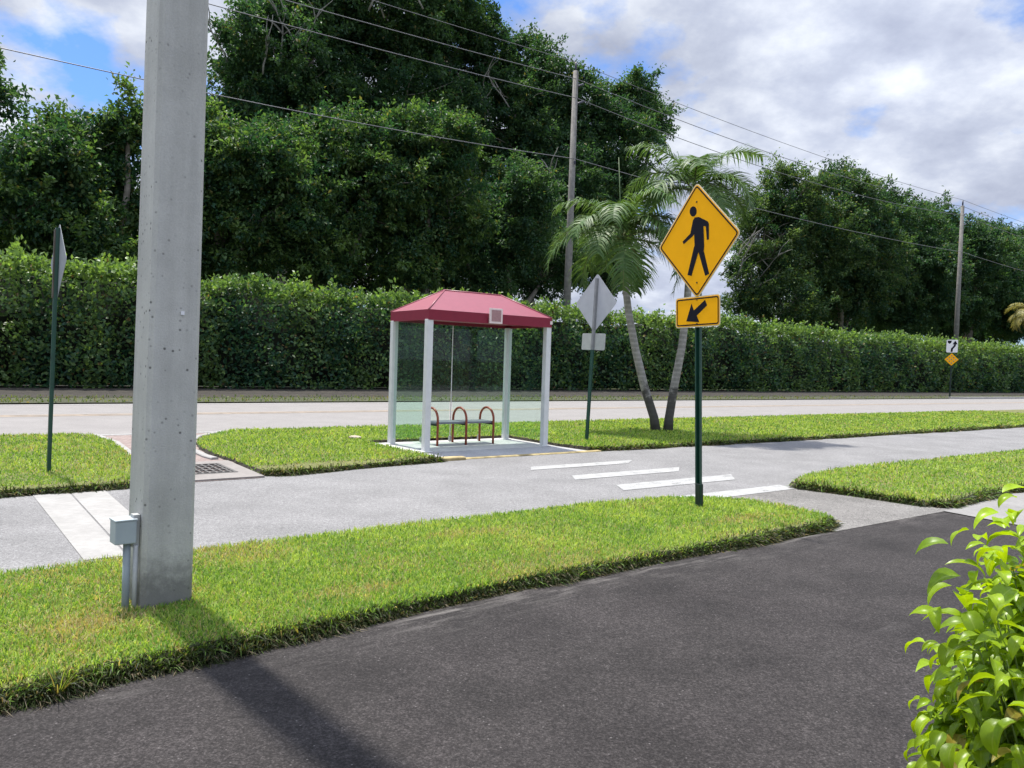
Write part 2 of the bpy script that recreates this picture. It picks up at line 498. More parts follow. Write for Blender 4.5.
sm = N(nt, 'ShaderNodeMath', operation='MULTIPLY_ADD'); nt.links.new(n2, sm.inputs[0]); sm.inputs[1].default_value = 0.9; nt.links.new(n1, sm.inputs[2])
cover = ramp(nt, sm.outputs[0], [(0.78, 0.0), (0.93, 1.0)])
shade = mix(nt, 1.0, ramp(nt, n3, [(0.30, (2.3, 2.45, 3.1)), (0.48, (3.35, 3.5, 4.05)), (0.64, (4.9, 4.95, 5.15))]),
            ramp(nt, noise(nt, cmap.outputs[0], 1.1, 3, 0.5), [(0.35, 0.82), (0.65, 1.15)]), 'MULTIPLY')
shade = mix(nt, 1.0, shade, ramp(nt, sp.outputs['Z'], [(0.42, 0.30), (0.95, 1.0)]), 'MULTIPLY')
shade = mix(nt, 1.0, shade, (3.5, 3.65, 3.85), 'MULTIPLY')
skyc = mix(nt, 1.0, sky.outputs[0], (0.56, 0.78, 1.10), 'MULTIPLY')
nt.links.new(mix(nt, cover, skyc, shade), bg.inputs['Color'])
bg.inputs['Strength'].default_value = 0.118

sd = bpy.data.lights.new('sun', 'SUN'); sd.energy = 4.9; sd.angle = math.radians(1.4); sd.color = (1.0, 0.95, 0.87)
so = bpy.data.objects.new('sun', sd); COL.objects.link(so)
sun_dir = Vector((sun_h.x * math.cos(SUN_EL), sun_h.y * math.cos(SUN_EL), math.sin(SUN_EL)))
so.rotation_euler = (-sun_dir).to_track_quat('-Z', 'Y').to_euler()
so.location = (0, 0, 40)

sc.view_settings.view_transform = 'Standard'
sc.view_settings.look = 'None'
sc.view_settings.exposure = 0.56
sc.view_settings.gamma = 1.0
sc.view_settings.use_curve_mapping = False
sc.cycles.max_bounces = 8
sc.cycles.transparent_max_bounces = 12
sc.cycles.use_denoising = True

# ------------------------------------------------------------------ the setting


def sheet(name, pts_sn, z, mat, kind='structure'):
    me = bpy.data.meshes.new(name)
    vs = [P(s, n, z) for s, n in pts_sn]
    tri = tessellate_polygon([vs])
    fs = []
    for a, b_, c in tri:
        nn = (vs[b_] - vs[a]).cross(vs[c] - vs[a]).z
        fs.append((a, b_, c) if nn > 0 else (a, c, b_))
    me.from_pydata(vs, [], fs); me.update()
    return tag(link(name, me, mat), kind=kind)


def rect(s0, s1, n0, n1):
    return [(s0, n0), (s1, n0), (s1, n1), (s0, n1)]


gme = bpy.data.meshes.new('ground')
gme.from_pydata([(-1500, -1500, -0.004), (1500, -1500, -0.004), (1500, 1500, -0.004), (-1500, 1500, -0.004)], [], [(0, 1, 2, 3)])
tag(link('ground', gme, M['ground']), kind='structure')
sheet('main_road', rect(-80, 260, 13.9, 22.75), 0.004, M['road'])
sheet('frontage_lane', rect(-60, 200, 5.6, 9.45), 0.004, M['lane'])
sheet('driveway', [(-40, -14), (8.45, -14), (8.45, 3.05), (8.52, 3.88), (-40, 3.88)], 0.004, M['drive'])
sheet('driveway_apron', [(6.5, 3.86), (8.75, 3.86), (8.75, 5.62), (6.5, 5.62)], 0.008, M['apron'])
sheet('sidewalk', [(8.44, 3.05), (8.44, -14), (60, -14), (60, 4.1), (8.75, 4.1), (8.75, 3.87), (8.53, 3.87)], 0.012, M['side'])
# pavers between the two roads and the concrete around the storm drain
sheet('paver_path', [(1.6, 14.3), (1.75, 11.0), (1.6, 8.93), (2.9, 8.93), (3.1, 11.6), (4.3, 14.3)], 0.009, M['paver'])
# yellow centre line (double) and white edge line on the main road
for k, nn in enumerate((18.72, 19.02)):
    sheet('centre_line', rect(-80, 260, nn, nn + 0.13), 0.009, M['yellow_paint'])
sheet('edge_line', rect(-80, 260, 22.35, 22.46), 0.009, M['white_paint'])
sheet('edge_line', rect(-80, 260, 14.42, 14.52), 0.009, M['white_paint'])
# zebra crossing: bars along the lane
for nn, se, bw in ((8.13, 8.42, 0.28), (7.22, 8.50, 0.32), (6.36, 8.62, 0.36)):
    sheet('crosswalk_bar', [(6.28, nn + 0.02), (se - 0.35, nn), (se, nn + bw - 0.02), (6.48, nn + bw)], 0.009, M['crosswalk'])
sheet('crosswalk_bar', [(6.30, 5.50), (8.34, 5.52), (8.42, 5.80), (6.40, 5.80)], 0.012, M['crosswalk'])


def kerb(name, path, w, h, mat, z0=0.0):
    """a strip of rectangular section along a road-coordinate path"""
    mb = MB()
    pts = [P(s, n) for s, n in path]
    rows = []
    for i, p in enumerate(pts):
        t = (pts[min(i + 1, len(pts) - 1)] - pts[max(i - 1, 0)]).normalized()
        nrm = Vector((-t.y, t.x, 0))
        rows.append([mb.bm.verts.new(p + nrm * a + Vector((0, 0, zz))) for a, zz in
                     ((-w / 2, z0), (-w / 2, z0 + h - 0.012), (-w / 2 + 0.012, z0 + h), (w / 2 - 0.012, z0 + h), (w / 2, z0 + h - 0.012), (w / 2, z0))])
    for a, b_ in zip(rows, rows[1:]):
        for k in range(5):
            mb.bm.faces.new((a[k], a[k + 1], b_[k + 1], b_[k]))
    mb.bm.faces.new(rows[0]); mb.bm.faces.new(list(reversed(rows[-1])))
    return tag(mb.build(name, mat), kind='structure')


# concrete crossing strip in the lane (two slabs with a joint)
sheet('concrete_path', [(0.63, 8.85), (0.94, 8.85), (0.99, 5.9), (0.73, 5.9)], 0.009, M['walk'])
sheet('concrete_path', [(0.955, 8.85), (1.26, 8.85), (1.30, 5.9), (1.005, 5.9)], 0.009, M['walk'])
# shelter slab with asphalt ramp and yellow kerb lip
mb = MB()
mb.prism([tuple(P(s, n).xy) for s, n in [(5.62, 10.29), (8.46, 10.29), (8.46, 11.74), (5.62, 11.74)]], -0.02, 0.02)
tag(mb.build('concrete_slab', M['slab']), kind='structure')
mb = MB()
r = [P(5.66, 9.56, 0.012), P(8.58, 9.56, 0.012), P(8.46, 10.286, 0.018), P(5.62, 10.286, 0.018), P(5.66, 9.56, -0.02), P(8.58, 9.56, -0.02), P(8.46, 10.286, -0.02), P(5.62, 10.286, -0.02)]
vs = [mb.bm.verts.new(p) for p in r]
for q in ((0, 1, 2, 3), (7, 6, 5, 4), (0, 4, 5, 1), (1, 5, 6, 2), (2, 6, 7, 3), (3, 7, 4, 0)):
    mb.bm.faces.new([vs[i] for i in q])
tag(mb.build('boarding_ramp', M['ramp']), kind='structure')
kerb('yellow_kerb', [(6.05, 9.50), (8.75, 9.50)], 0.11, 0.022, M['yellow_kerb'])
kerb('yellow_kerb', [(5.55, 9.47), (6.04, 9.47)], 0.15, 0.05, M['yellow_kerb'])
# kerbs
kerb('kerb', [(3.95, 14.36), (3.35, 13.6), (2.98, 12.7), (2.83, 11.8), (2.82, 11.0), (2.86, 10.7)], 0.10, 0.04, M['walk'])
kerb('kerb', [(1.9, 14.3), (2.02, 13.0), (1.98, 11.6), (1.86, 10.6)], 0.09, 0.05, M['walk'])
kerb('kerb', [(4.0, 14.36), (9, 14.36), (60, 14.36), (200, 14.36)], 0.14, 0.03, M['walk'])
kerb('kerb', [(-60, 14.36), (1.8, 14.36)], 0.14, 0.03, M['walk'])
kerb('kerb', [(50.6, 22.9), (52.0, 22.55), (60, 22.55), (200, 22.55)], 0.2, 0.13, M['walk'])

# storm drain
mb = MB()
outer = [tuple(P(s, n).xy) for s, n in [(1.86, 8.95), (2.96, 8.95), (2.96, 10.45), (1.86, 10.45)]]
inner = [tuple(P(s, n).xy) for s, n in [(2.0, 9.35), (2.78, 9.35), (2.78, 10.2), (2.0, 10.2)]]
mb.ring(outer, inner, -0.002, 0.026)
tag(mb.build('drain_surround', M['drain']), kind='structure')
t = empty('storm_drain', P(2.39, 9.78, 0.0), TH)
mb = MB().box((0, 0, 0.006), (0.78, 0.85, 0.004)); mb.build('pit', M['iron'], t)
mb = MB()
mb.ring([(-0.385, -0.42), (0.385, -0.42), (0.385, 0.42), (-0.385, 0.42)], [(-0.35, -0.385), (0.35, -0.385), (0.35, 0.385), (-0.35, 0.385)], 0.009, 0.03)
for k in range(9): mb.box((-0.32 + 0.08 * k, 0, 0.022), (0.022, 0.77, 0.012))
for k in range(4): mb.box((0, -0.27 + 0.18 * k, 0.020), (0.70, 0.035, 0.012))
mb.build('grate', M['grate'], t)
tag(t, 'iron storm drain grate set in concrete beside the lane', 'drain')

# ------------------------------------------------------------------ lawns


def outline(pts, step=0.12, jit=0.018):
    out = []
    m = len(pts)
    for i in range(m):
        a, b_ = Vector(pts[i]), Vector(pts[(i + 1) % m])
        k = max(1, int(min((b_ - a).length / step, 260)))
        for j in range(k):
            p = a.lerp(b_, j / k)
            out.append((p.x + random.gauss(0, jit) * 1.3, p.y + random.gauss(0, jit) * 1.3))
    return out


def lawn_base(name, pts, h=0.032, inset=0.05, mat='soil'):
    o1 = outline(pts)
    area = sum(a[0] * b_[1] - b_[0] * a[1] for a, b_ in zip(o1, o1[1:] + o1[:1]))
    if area < 0: o1 = o1[::-1]
    m = len(o1)
    o2 = []
    for i in range(m):
        t = (Vector(o1[(i + 2) % m]) - Vector(o1[i - 2])).normalized()
        o2.append((o1[i][0] - t.y * inset, o1[i][1] + t.x * inset))
    V = [P(s, n, -0.003) for s, n in o1] + [P(s, n, h) for s, n in o2]
    Fs = [(i, (i + 1) % m, m + (i + 1) % m, m + i) for i in range(m)]
    for a, b_, c in tessellate_polygon([[Vector((x, y, 0)) for x, y in o2]]):
        nn = (V[m + b_] - V[m + a]).cross(V[m + c] - V[m + a]).z
        Fs.append((m + a, m + b_, m + c) if nn > 0 else (m + a, m + c, m + b_))
    me = bpy.data.meshes.new(name); me.from_pydata(V, [], Fs); me.update()
    me.materials.append(M[mat]); me.materials.append(M['dirt'])
    me.polygons.foreach_set('material_index', [1] * m + [0] * (len(me.polygons) - m))
    return tag(link(name, me, None), kind='structure')


def inside(poly, S, Nn):
    r = np.zeros(len(S), dtype=bool)
    m = len(poly)
    for i in range(m):
        x1, y1 = poly[i]; x2, y2 = poly[(i + 1) % m]
        if y1 == y2: continue
        c = ((y1 > Nn) != (y2 > Nn)) & (S < (x2 - x1) * (Nn - y1) / (y2 - y1) + x1)
        r ^= c
    return r


def vnoise(S, Nn, sc_, seed):
    """smooth value noise on the plane"""
    r = np.random.default_rng(seed)
    G = r.random((64, 64))
    x = S * sc_ + 1000; y = Nn * sc_ + 1000
    i = np.floor(x).astype(int); j = np.floor(y).astype(int)
    fx = x - i; fy = y - j
    fx = fx * fx * (3 - 2 * fx); fy = fy * fy * (3 - 2 * fy)
    g = lambda a, b_: G[a % 64, b_ % 64]
    return (g(i, j) * (1 - fx) + g(i + 1, j) * fx) * (1 - fy) + (g(i, j + 1) * (1 - fx) + g(i + 1, j + 1) * fx) * fy


EDGE_OUT = 0
def grass(name, label, poly, box_, dens0, cap, z=0.029, hscale=1.0, tone=1.0, dry=0.12, edge=None, spots=()):
    s0, s1, n0, n1 = box_
    area = (s1 - s0) * (n1 - n0)
    cnt = int(area * dens0)
    S = rng.uniform(s0, s1, cnt); Nn = rng.uniform(n0, n1, cnt)
    V0 = np.stack([S * CT - Nn * ST, S * ST + Nn * CT, np.full(cnt, z)], 1)
    d = np.linalg.norm(V0[:, :2], axis=1)
    keep = rng.random(cnt) < np.clip((4.2 / np.maximum(d, 0.5)) ** 1.7, 0, 1)
    keep &= inside(poly, S, Nn) & in_view(V0, 160, 60)
    S, Nn, V0, d = S[keep], Nn[keep], V0[keep], d[keep]
    if len(S) > cap:
        k = rng.choice(len(S), cap, replace=False); S, Nn, V0, d = S[k], Nn[k], V0[k], d[k]
    c = len(S)
    pn = vnoise(S, Nn, 2.2, 3) * 0.6 + vnoise(S, Nn, 6.0, 4) * 0.4
    pd = vnoise(S, Nn, 1.3, 9) * 0.65 + vnoise(S, Nn, 4.5, 10) * 0.35
    hgt = hscale * (0.030 + 0.022 * rng.random(c)) * (0.75 + 0.6 * pn) * np.clip(d / 9.0, 1.0, 1.25)
    wid = (0.0042 + 0.0034 * rng.random(c)) * np.clip(d / 5.8, 1.0, 6.0)
    az = rng.uniform(0, 2 * math.pi, c)
    lean = np.abs(rng.normal(0.95, 0.4, c))
    la = rng.uniform(0, 2 * math.pi, c)
    zz = np.zeros(c)
    if edge is not None:           # blades at the cut edge flop outwards
        e = edge(S, Nn)            # 0..1
        lean = lean + 0.5 * e
        out = math.atan2(-CT, ST)  # direction -n
        la = np.where(rng.random(c) < e, out + rng.normal(0, 0.5, c), la)
        hgt = hgt * (1 + 0.2 * e)
        zz = -0.066 * e ** 0.7 * rng.random(c) ** 0.6
    V0[:, 2] += zz
    wide = rng.random(c) < 0.05 * np.clip((vnoise(S, Nn, 1.8, 17) - 0.35) * 4, 0, 2.2)
    wid = np.where(wide, wid * 2.4, wid); hgt = np.where(wide, hgt * 0.8, hgt)
    wd = np.stack([np.cos(az), np.sin(az), np.zeros(c)], 1) * (wid / 2)[:, None]
    ld = np.stack([np.cos(la), np.sin(la), np.zeros(c)], 1)
    up = np.array([0, 0, 1.0])
    l1 = np.clip(lean, 0, 1.5)
    mid = V0 + ld * (np.sin(l1 * 0.5) * hgt * 0.55)[:, None] + up * (np.cos(l1 * 0.5) * hgt * 0.55)[:, None]
    tip = mid + ld * (np.sin(l1 * 1.2) * hgt * 0.5)[:, None] + up * (np.cos(l1 * 1.2) * hgt * 0.5)[:, None]
    V = np.stack([V0 - wd, V0 + wd, mid + wd * 0.8, mid - wd * 0.8, tip], 1).reshape(-1, 3)
    b5 = (np.arange(c) * 5)[:, None]
    T = np.concatenate([b5 + np.array([0, 1, 2]), b5 + np.array([0, 2, 3]), b5 + np.array([3, 2, 4])], 0)
    g1 = np.array([0.175, 0.325, 0.050]); g2 = np.array([0.400, 0.520, 0.115]); g3 = np.array([0.46, 0.39, 0.19]); g4 = np.array([0.085, 0.190, 0.034])
    a = np.clip(0.5 + 1.6 * (pn - 0.5) + rng.normal(0, 0.42, c), 0, 1)[:, None]
    colr = g1 * (1 - a) + g2 * a
    dk = (rng.random(c) < 0.20)[:, None]; colr = np.where(dk, g4, colr)
    for ss_, sn_, ra, rb in spots:
        q_ = ((S - ss_) / ra) ** 2 + ((Nn - sn_) / rb) ** 2
        pd = pd + 0.55 * np.exp(-q_ * 1.2)
    dr = (rng.random(c) < dry * np.clip((pd - 0.40) * 4.5, 0.12, 3.2))[:, None]; colr = np.where(dr, g3 * rng.uniform(0.7, 1.15, (c, 1)), colr)
    if edge is not None:
        de = (rng.random(c) < 0.55 * e ** 0.6)[:, None]; colr = np.where(de, np.where((rng.random(c) < 0.14)[:, None], np.array([0.16, 0.13, 0.075]), np.array([0.030, 0.045, 0.014])) * rng.uniform(0.5, 1.2, (c, 1)), colr)  # edge blades: some dead tan, most dark green painting the edge's shade
    colr = colr * tone * rng.uniform(0.80, 1.16, (c, 1))
    me = np_mesh(name, V, T, np.repeat(colr, 5, 0))
    o = link(name, me, M['grass'])
    tag(o, label, 'grass', kind='stuff')
    return o


def fringe(name, label, path, per_m, hgt, out=(0, -1), tone=1.0):
    """loose runners and dead blades hanging over the cut edge"""
    V0, A = [], []
    S_, N_ = [], []
    for (s_a, n_a), (s_b, n_b) in zip(path, path[1:]):
        L_ = math.hypot(s_b - s_a, n_b - n_a); k = int(L_ * per_m)
        u = rng.random(k)
        S_.append(s_a + (s_b - s_a) * u); N_.append(n_a + (n_b - n_a) * u)
    S_ = np.concatenate(S_); N_ = np.concatenate(N_); c = len(S_)
    thick = 0.45 + 1.2 * vnoise(S_, N_ * 0, 3.1, 51)
    dep = rng.random(c)
    inn_ = 0.055 * dep + rng.normal(0, 0.014, c) * thick
    N_ = N_ + inn_; Z = np.clip(hgt * dep * rng.uniform(0.5, 1.15, c), 0.004, None)
    V0 = np.stack([S_ * CT - N_ * ST, S_ * ST + N_ * CT, Z], 1)
    ok = in_view(V0, 160, 60); V0 = V0[ok]; thick = thick[ok]; dep = dep[ok]; c = len(V0)
    d = np.linalg.norm(V0[:, :2], axis=1)
    ln = rng.uniform(0.025, 0.075, c) * thick * np.clip(d / 6.5, 1, 1.5); wd = rng.uniform(0.003, 0.007, c) * np.clip(d / 5, 1, 5)
    o = np.array(P(*out)); la = math.atan2(o[1], o[0]) + rng.normal(0, 0.9, c)
    el = rng.normal(0.15, 0.6, c)
    t1 = np.stack([np.cos(la) * np.cos(el), np.sin(la) * np.cos(el), np.sin(el)], 1)
    sd = np.stack([-np.sin(la), np.cos(la), rng.normal(0, 0.5, c)], 1) * (wd / 2)[:, None]
    mid = V0 + t1 * (ln * 0.5)[:, None]
    t2 = t1 + np.array([0, 0, -0.9]) * rng.uniform(0.2, 1.1, (c, 1))
    tip = mid + t2 * (ln * 0.5)[:, None]
    tip[:, 2] = np.maximum(tip[:, 2], 0.007); mid[:, 2] = np.maximum(mid[:, 2], 0.008)
    V = np.stack([V0 - sd, V0 + sd, mid + sd * 0.8, mid - sd * 0.8, tip], 1).reshape(-1, 3)
    b5 = (np.arange(c) * 5)[:, None]
    T = np.concatenate([b5 + np.array([0, 1, 2]), b5 + np.array([0, 2, 3]), b5 + np.array([3, 2, 4])], 0)
    q = rng.random((c, 1)) + 0.35 * (dep[:, None] - 0.5)
    C_ = np.where(q < 0.16, np.array([0.20, 0.165, 0.105]), np.where(q < 0.86, np.array([0.040, 0.056, 0.019]), np.array([0.150, 0.260, 0.045])))  # some dead tan, mostly dark green that paints the edge's shade
    C_ = C_ * rng.uniform(0.55, 1.3, (c, 1)) * tone
    tag(link(name, np_mesh(name, V, T, np.repeat(C_, 5, 0)), M['grass']), label, 'grass', kind='stuff')


strip = [(-12, 3.62), (0.0, 3.62), (1.5, 3.77), (3.0, 3.9), (5.2, 3.93), (6.45, 3.96), (6.75, 4.05), (6.87, 4.25), (6.90, 4.75), (6.80, 5.15), (6.55, 5.42), (6.2, 5.58), (5.1, 5.68), (3.0, 5.66), (0.2, 5.57), (-12, 5.50)]
lawn_base('near_lawn_soil', strip, 0.068, 0.05)
grass('near_lawn', 'bright green lawn strip between the black driveway and the grey lane', strip, (-2.2, 7.1, 3.6, 6.0), 13000, 230000, z=0.064, edge=lambda S, Nn: np.clip(1 - (Nn - (3.62 + 0.06 * np.clip(S, 0, 5.5))) / 0.10, 0, 1), dry=0.24, spots=((2.05, 4.15, 0.35, 0.13), (5.75, 4.45, 0.75, 0.16), (0.55, 4.35, 0.3, 0.2), (3.3, 5.1, 0.5, 0.15), (-0.5, 4.3, 0.35, 0.25)))
fringe('lawn_fringe', 'dead and straggling grass along the cut edge beside the driveway', [(-1.2, 3.60), (0.0, 3.60), (1.5, 3.75), (3.0, 3.88), (5.2, 3.91), (6.45, 3.94), (6.75, 4.03)], 4600, 0.066)
island = [(4.1, 14.28), (3.5, 13.55), (3.1, 12.7), (2.93, 11.8), (2.93, 10.9), (2.97, 10.4), (2.98, 9.12), (3.3, 9.02), (5.58, 9.40), (5.62, 9.8), (5.56, 11.82), (8.53, 11.82), (8.52, 10.3), (8.70, 9.66), (9.2, 9.5), (14, 9.42), (25, 9.44), (160, 9.44), (160, 14.28)]
lawn_base('island_lawn_soil', island, 0.055, 0.04)
e_isl = lambda S, Nn: np.clip(1 - (Nn - 9.44) / 0.16, 0, 1)
grass('island_lawn', 'long grass island between the lane and the main road', island, (2.8, 34, 9.0, 14.3), 7500, 240000, z=0.052, edge=e_isl, dry=0.10, tone=0.95)
fringe('lawn_fringe', 'dead grass along the lane edge of the long island', [(2.98, 9.10), (3.3, 9.0), (5.65, 9.40)], 1500, 0.06)
fringe('lawn_fringe', 'dead grass along the lane edge right of the shelter ramp', [(8.72, 9.64), (9.2, 9.48), (14, 9.40), (28, 9.42)], 900, 0.06)
corner = [(-40, 8.88), (1.15, 8.80), (1.5, 8.86), (1.75, 9.3), (1.84, 10.2), (1.92, 11.6), (1.96, 12.9), (1.84, 13.9), (1.6, 14.28), (-40, 14.28)]
lawn_base('corner_lawn_soil', corner, 0.06, 0.04)
grass('corner_lawn', 'grass corner left of the brick path beside the lane', corner, (-3.5, 2.05, 8.7, 14.3), 8500, 100000, z=0.052, edge=lambda S, Nn: np.clip(1 - (Nn - 8.86) / 0.18, 0, 1), tone=0.92, dry=0.15)
fringe('lawn_fringe', 'dead grass along the lane edge of the left corner lawn', [(-3, 8.80), (1.15, 8.78), (1.5, 8.84)], 1700, 0.065)
wedge = [(8.55, 5.72), (8.42, 5.55), (8.6, 4.9), (8.68, 4.1), (8.85, 3.95), (10.2, 4.05), (60, 4.1), (60, 6.22), (10.4, 6.2), (9.3, 6.0)]
lawn_base('wedge_lawn_soil', wedge, 0.06, 0.04)
grass('wedge_lawn', 'grass patch on the right between the lane and the sidewalk', wedge, (8.3, 22, 3.9, 6.3), 8000, 90000, z=0.052, edge=lambda S, Nn: np.clip(1 - (Nn - 4.0) / 0.14, 0, 1), dry=0.10)
fringe('lawn_fringe', 'dead grass along the apron edge of the right lawn patch', [(8.42, 5.52), (8.58, 4.9), (8.66, 4.1)], 1700, 0.065, out=(-1, -0.3))
fringe('lawn_fringe', 'dead grass along the sidewalk edge of the right lawn patch', [(8.7, 4.06), (8.85, 3.93), (10.2, 4.03), (14, 4.08)], 1700, 0.065)
# verge at the foot of the hedge
sheet('verge', rect(-80, 260, 22.9, 31.6), 0.03, M['verge'])
sheet('hedge_bed', rect(-80, 260, 25.3, 33.4), 0.036, M['bed'])
grass('verge_grass', 'thin shaded grass verge below the hedge across the road', rect(-20, 90, 22.9, 26.2), (-12, 85, 22.9, 26.0), 620, 60000, z=0.03, hscale=1.5, tone=0.40, dry=0.35)  # low tone paints the hedge's shade into the blades


def tuft(s, n, label, k=26, size=0.13, seed=1):
    r = np.random.default_rng(seed)
    V, T, C = [], [], []
    for i in range(k):
        az = r.uniform(0, 2 * math.pi); L = size * r.uniform(0.6, 1.2); le = r.uniform(0.5, 1.25); wd = 0.0035
        dirv = np.array([math.cos(az), math.sin(az), 0]); side = np.array([-math.sin(az), math.cos(az), 0]) * wd
        p = dirv * 0.01; base = len(V)
        for j in range(5):
            t_ = j / 4
            V += [p - side * (1 - t_ * 0.9), p + side * (1 - t_ * 0.9)]
            a = le * (0.5 + 0.9 * t_)
            p = p + (dirv * math.sin(a) + np.array([0, 0, math.cos(a)])) * L / 4
            p[2] = max(p[2], 0.002)
        for j in range(4):
            T += [(base + 2 * j, base + 2 * j + 1, base + 2 * j + 3), (base + 2 * j, base + 2 * j + 3, base + 2 * j + 2)]
        c = np.array([0.20, 0.26, 0.05]) if r.random() < 0.7 else np.array([0.30, 0.25, 0.10])
        C += [c * r.uniform(0.7, 1.1)] * 10
    o = link('grass_tuft', np_mesh('grass_tuft', np.array(V), np.array(T), np.array(C)), M['grass'], loc=P(s, n, 0.006))
    tag(o, label, 'weed')


tuft(1.44, 3.76, 'spiky weed tuft at the driveway edge right of the concrete pole shadow', 24, 0.12, 1)
tuft(1.13, 3.70, 'low weed tuft at the driveway edge inside the pole shadow', 26, 0.10, 2)
tuft(0.36, 3.62, 'large pale weed tuft at the driveway edge in the lower left corner', 40, 0.16, 3)

# pale flat stone lying in the island grass
bmx = bmesh.new()
bmesh.ops.create_icosphere(bmx, subdivisions=2, radius=1.0)
for vv in bmx.verts:
    vv.co = Vector((vv.co.x * 0.12, vv.co.y * 0.08, vv.co.z * 0.035)) * random.uniform(0.9, 1.1)
me = bpy.data.meshes.new('stone'); bmx.to_mesh(me); bmx.free()
tag(link('stone', me, M['stone'], loc=P(5.55, 12.15, 0.08)), 'pale flat stone lying in the grass left of the bus shelter', 'stone')

# ------------------------------------------------------------------ concrete utility pole
PR = TH + math.radians(7)
t = empty('concrete_pole', P(0.935, 4.57, 0.0), PR)
t.rotation_euler = (Matrix.Rotation(math.radians(0.75), 3, 'Y') @ Matrix.Rotation(PR, 3, 'Z')).to_euler()
mb = MB()
secs = []
for z, hw in ((-0.3, 0.138), (3.6, 0.126), (11.5, 0.108)):
    c_ = 0.022
    poly = [(-hw + c_, -hw), (hw - c_, -hw), (hw, -hw + c_), (hw, hw - c_), (hw - c_, hw), (-hw + c_, hw), (-hw, hw - c_), (-hw, -hw + c_)]
    secs.append([mb.bm.verts.new((x, y, z)) for x, y in poly])
for a, b_ in zip(secs, secs[1:]):
    for k in range(8): mb.bm.faces.new((a[k], a[(k + 1) % 8], b_[(k + 1) % 8], b_[k]))
mb.bm.faces.new(secs[-1])
mb.build('shaft', M['pole'], t)
bx = MB().box((-0.212, -0.055, 0.485), (0.105, 0.10, 0.122), bevel=0.006).build('junction_box', M['box_grey'], t)
MB().box((-0.212, -0.055, 0.550), (0.112, 0.107, 0.008), bevel=0.002).build('lid', M['box_grey'], bx)
MB().box((-0.155, -0.06, 0.485), (0.034, 0.05, 0.175), bevel=0.003).build('bracket', M['conduit_pale'], t)
MB().tube([(-0.195, -0.066, -0.05), (-0.195, -0.066, 0.424)], 0.019, 14).build('conduit', M['conduit'], t)
MB().tube([(-0.156, -0.085, -0.05), (-0.156, -0.085, 0.41)], 0.013, 12).build('conduit', M['conduit_pale'], t)
MB().box((0.03, -0.1385, 1.66), (0.018, 0.004, 0.02)).build('tag_plate', M['sign_white'], t)
tag(t, 'tall square concrete utility pole with grey junction box at its foot', 'pole')

# ------------------------------------------------------------------ signs


def rrect(w_, h_, r_, k=5):
    out = []
    for cx, cy, a0 in ((w_ / 2 - r_, h_ / 2 - r_, 0), (-w_ / 2 + r_, h_ / 2 - r_, 90), (-w_ / 2 + r_, -h_ / 2 + r_, 180), (w_ / 2 - r_, -h_ / 2 + r_, 270)):
        for i in range(k + 1):
            a = math.radians(a0 + 90 * i / k)
            out.append((cx + r_ * math.cos(a), cy + r_ * math.sin(a)))
    return out


def rot45(p):
    c = math.sqrt(0.5)
    return [((x - y) * c, (x + y) * c) for x, y in p]


# local sign frame: x to the right seen from the front, y up, z towards the reader
def sign_matrix(z, off=0.0, x=0.0):
    return Matrix(((1, 0, 0, x), (0, 0, -1, -off), (0, 1, 0, z), (0, 0, 0, 1)))   # faces local -Y


def u_post(mb, z0, z1, w_=0.055, d_=0.03, lean=(0, 0)):
    """flanged channel post"""
    prof = [(-w_ / 2 - 0.012, 0.0), (-w_ / 2 - 0.012, -0.005), (-w_ / 2 + 0.004, -0.005), (-w_ / 2 + 0.010, d_ - 0.005), (w_ / 2 - 0.010, d_ - 0.005), (w_ / 2 - 0.004, -0.005),
            (w_ / 2 + 0.012, -0.005), (w_ / 2 + 0.012, 0.0), (w_ / 2, 0.0), (w_ / 2 - 0.006, d_), (-w_ / 2 + 0.006, d_), (-w_ / 2, 0.0)]
    a = [mb.bm.verts.new((x, y, z0)) for x, y in prof]
    b_ = [mb.bm.verts.new((x + lean[0] * (z1 - z0), y + lean[1] * (z1 - z0), z1)) for x, y in prof]
    for k in range(len(prof)):
        j = (k + 1) % len(prof)
        mb.bm.faces.new((a[k], a[j], b_[j], b_[k]))
    for ring_ in (list(reversed(a)), b_):
        v_ = [Vector((q.co.x, q.co.y, 0)) for q in ring_]
        for i0, i1, i2 in tessellate_polygon([v_]):
            mb.bm.faces.new((ring_[i0], ring_[i1], ring_[i2]))


# pedestrian crossing sign, faces the oncoming lane traffic
PED = P(6.00, 5.04, 0.0)
YAW = math.radians(-60)
t = empty('pedestrian_sign', (PED.x, PED.y, 0.0), YAW)
t.rotation_euler = (Matrix.Rotation(math.radians(-2.3), 3, 'Y') @ Matrix.Rotation(YAW, 3, 'Z')).to_euler()
D = 0.81
ZD, ZP = 2.70, 2.005
mb = MB(); u_post(mb, 0.02, 3.1); mb.build('post', M['green_post'], t)
mb = MB().box((0, 0.012, 0.14), (0.068, 0.045, 0.32), bevel=0.006); mb.build('sleeve', M['sleeve'], t)
md = sign_matrix(ZD, 0.009)
sg = MB().prism(rot45(rrect(D, D, 0.045)), -0.002, 0.0015, md).build('diamond_panel', M['sign_edge'], t)
MB().prism(rot45(rrect(D - 0.022, D - 0.022, 0.037)), 0.002, 0.0035, md).build('yellow_face', M['sign_yellow'], sg)
MB().ring(rot45(rrect(D - 0.040, D - 0.040, 0.032)), rot45(rrect(D - 0.068, D - 0.068, 0.022)), 0.0037, 0.0052, md).build('border', M['sign_black'], sg)


def ped_xy(p):
    a = (p[0] - 241) / 340.0
    return (a * 1.075, -((p[1] - 297) + a * 60) / 468.0 * 1.075)


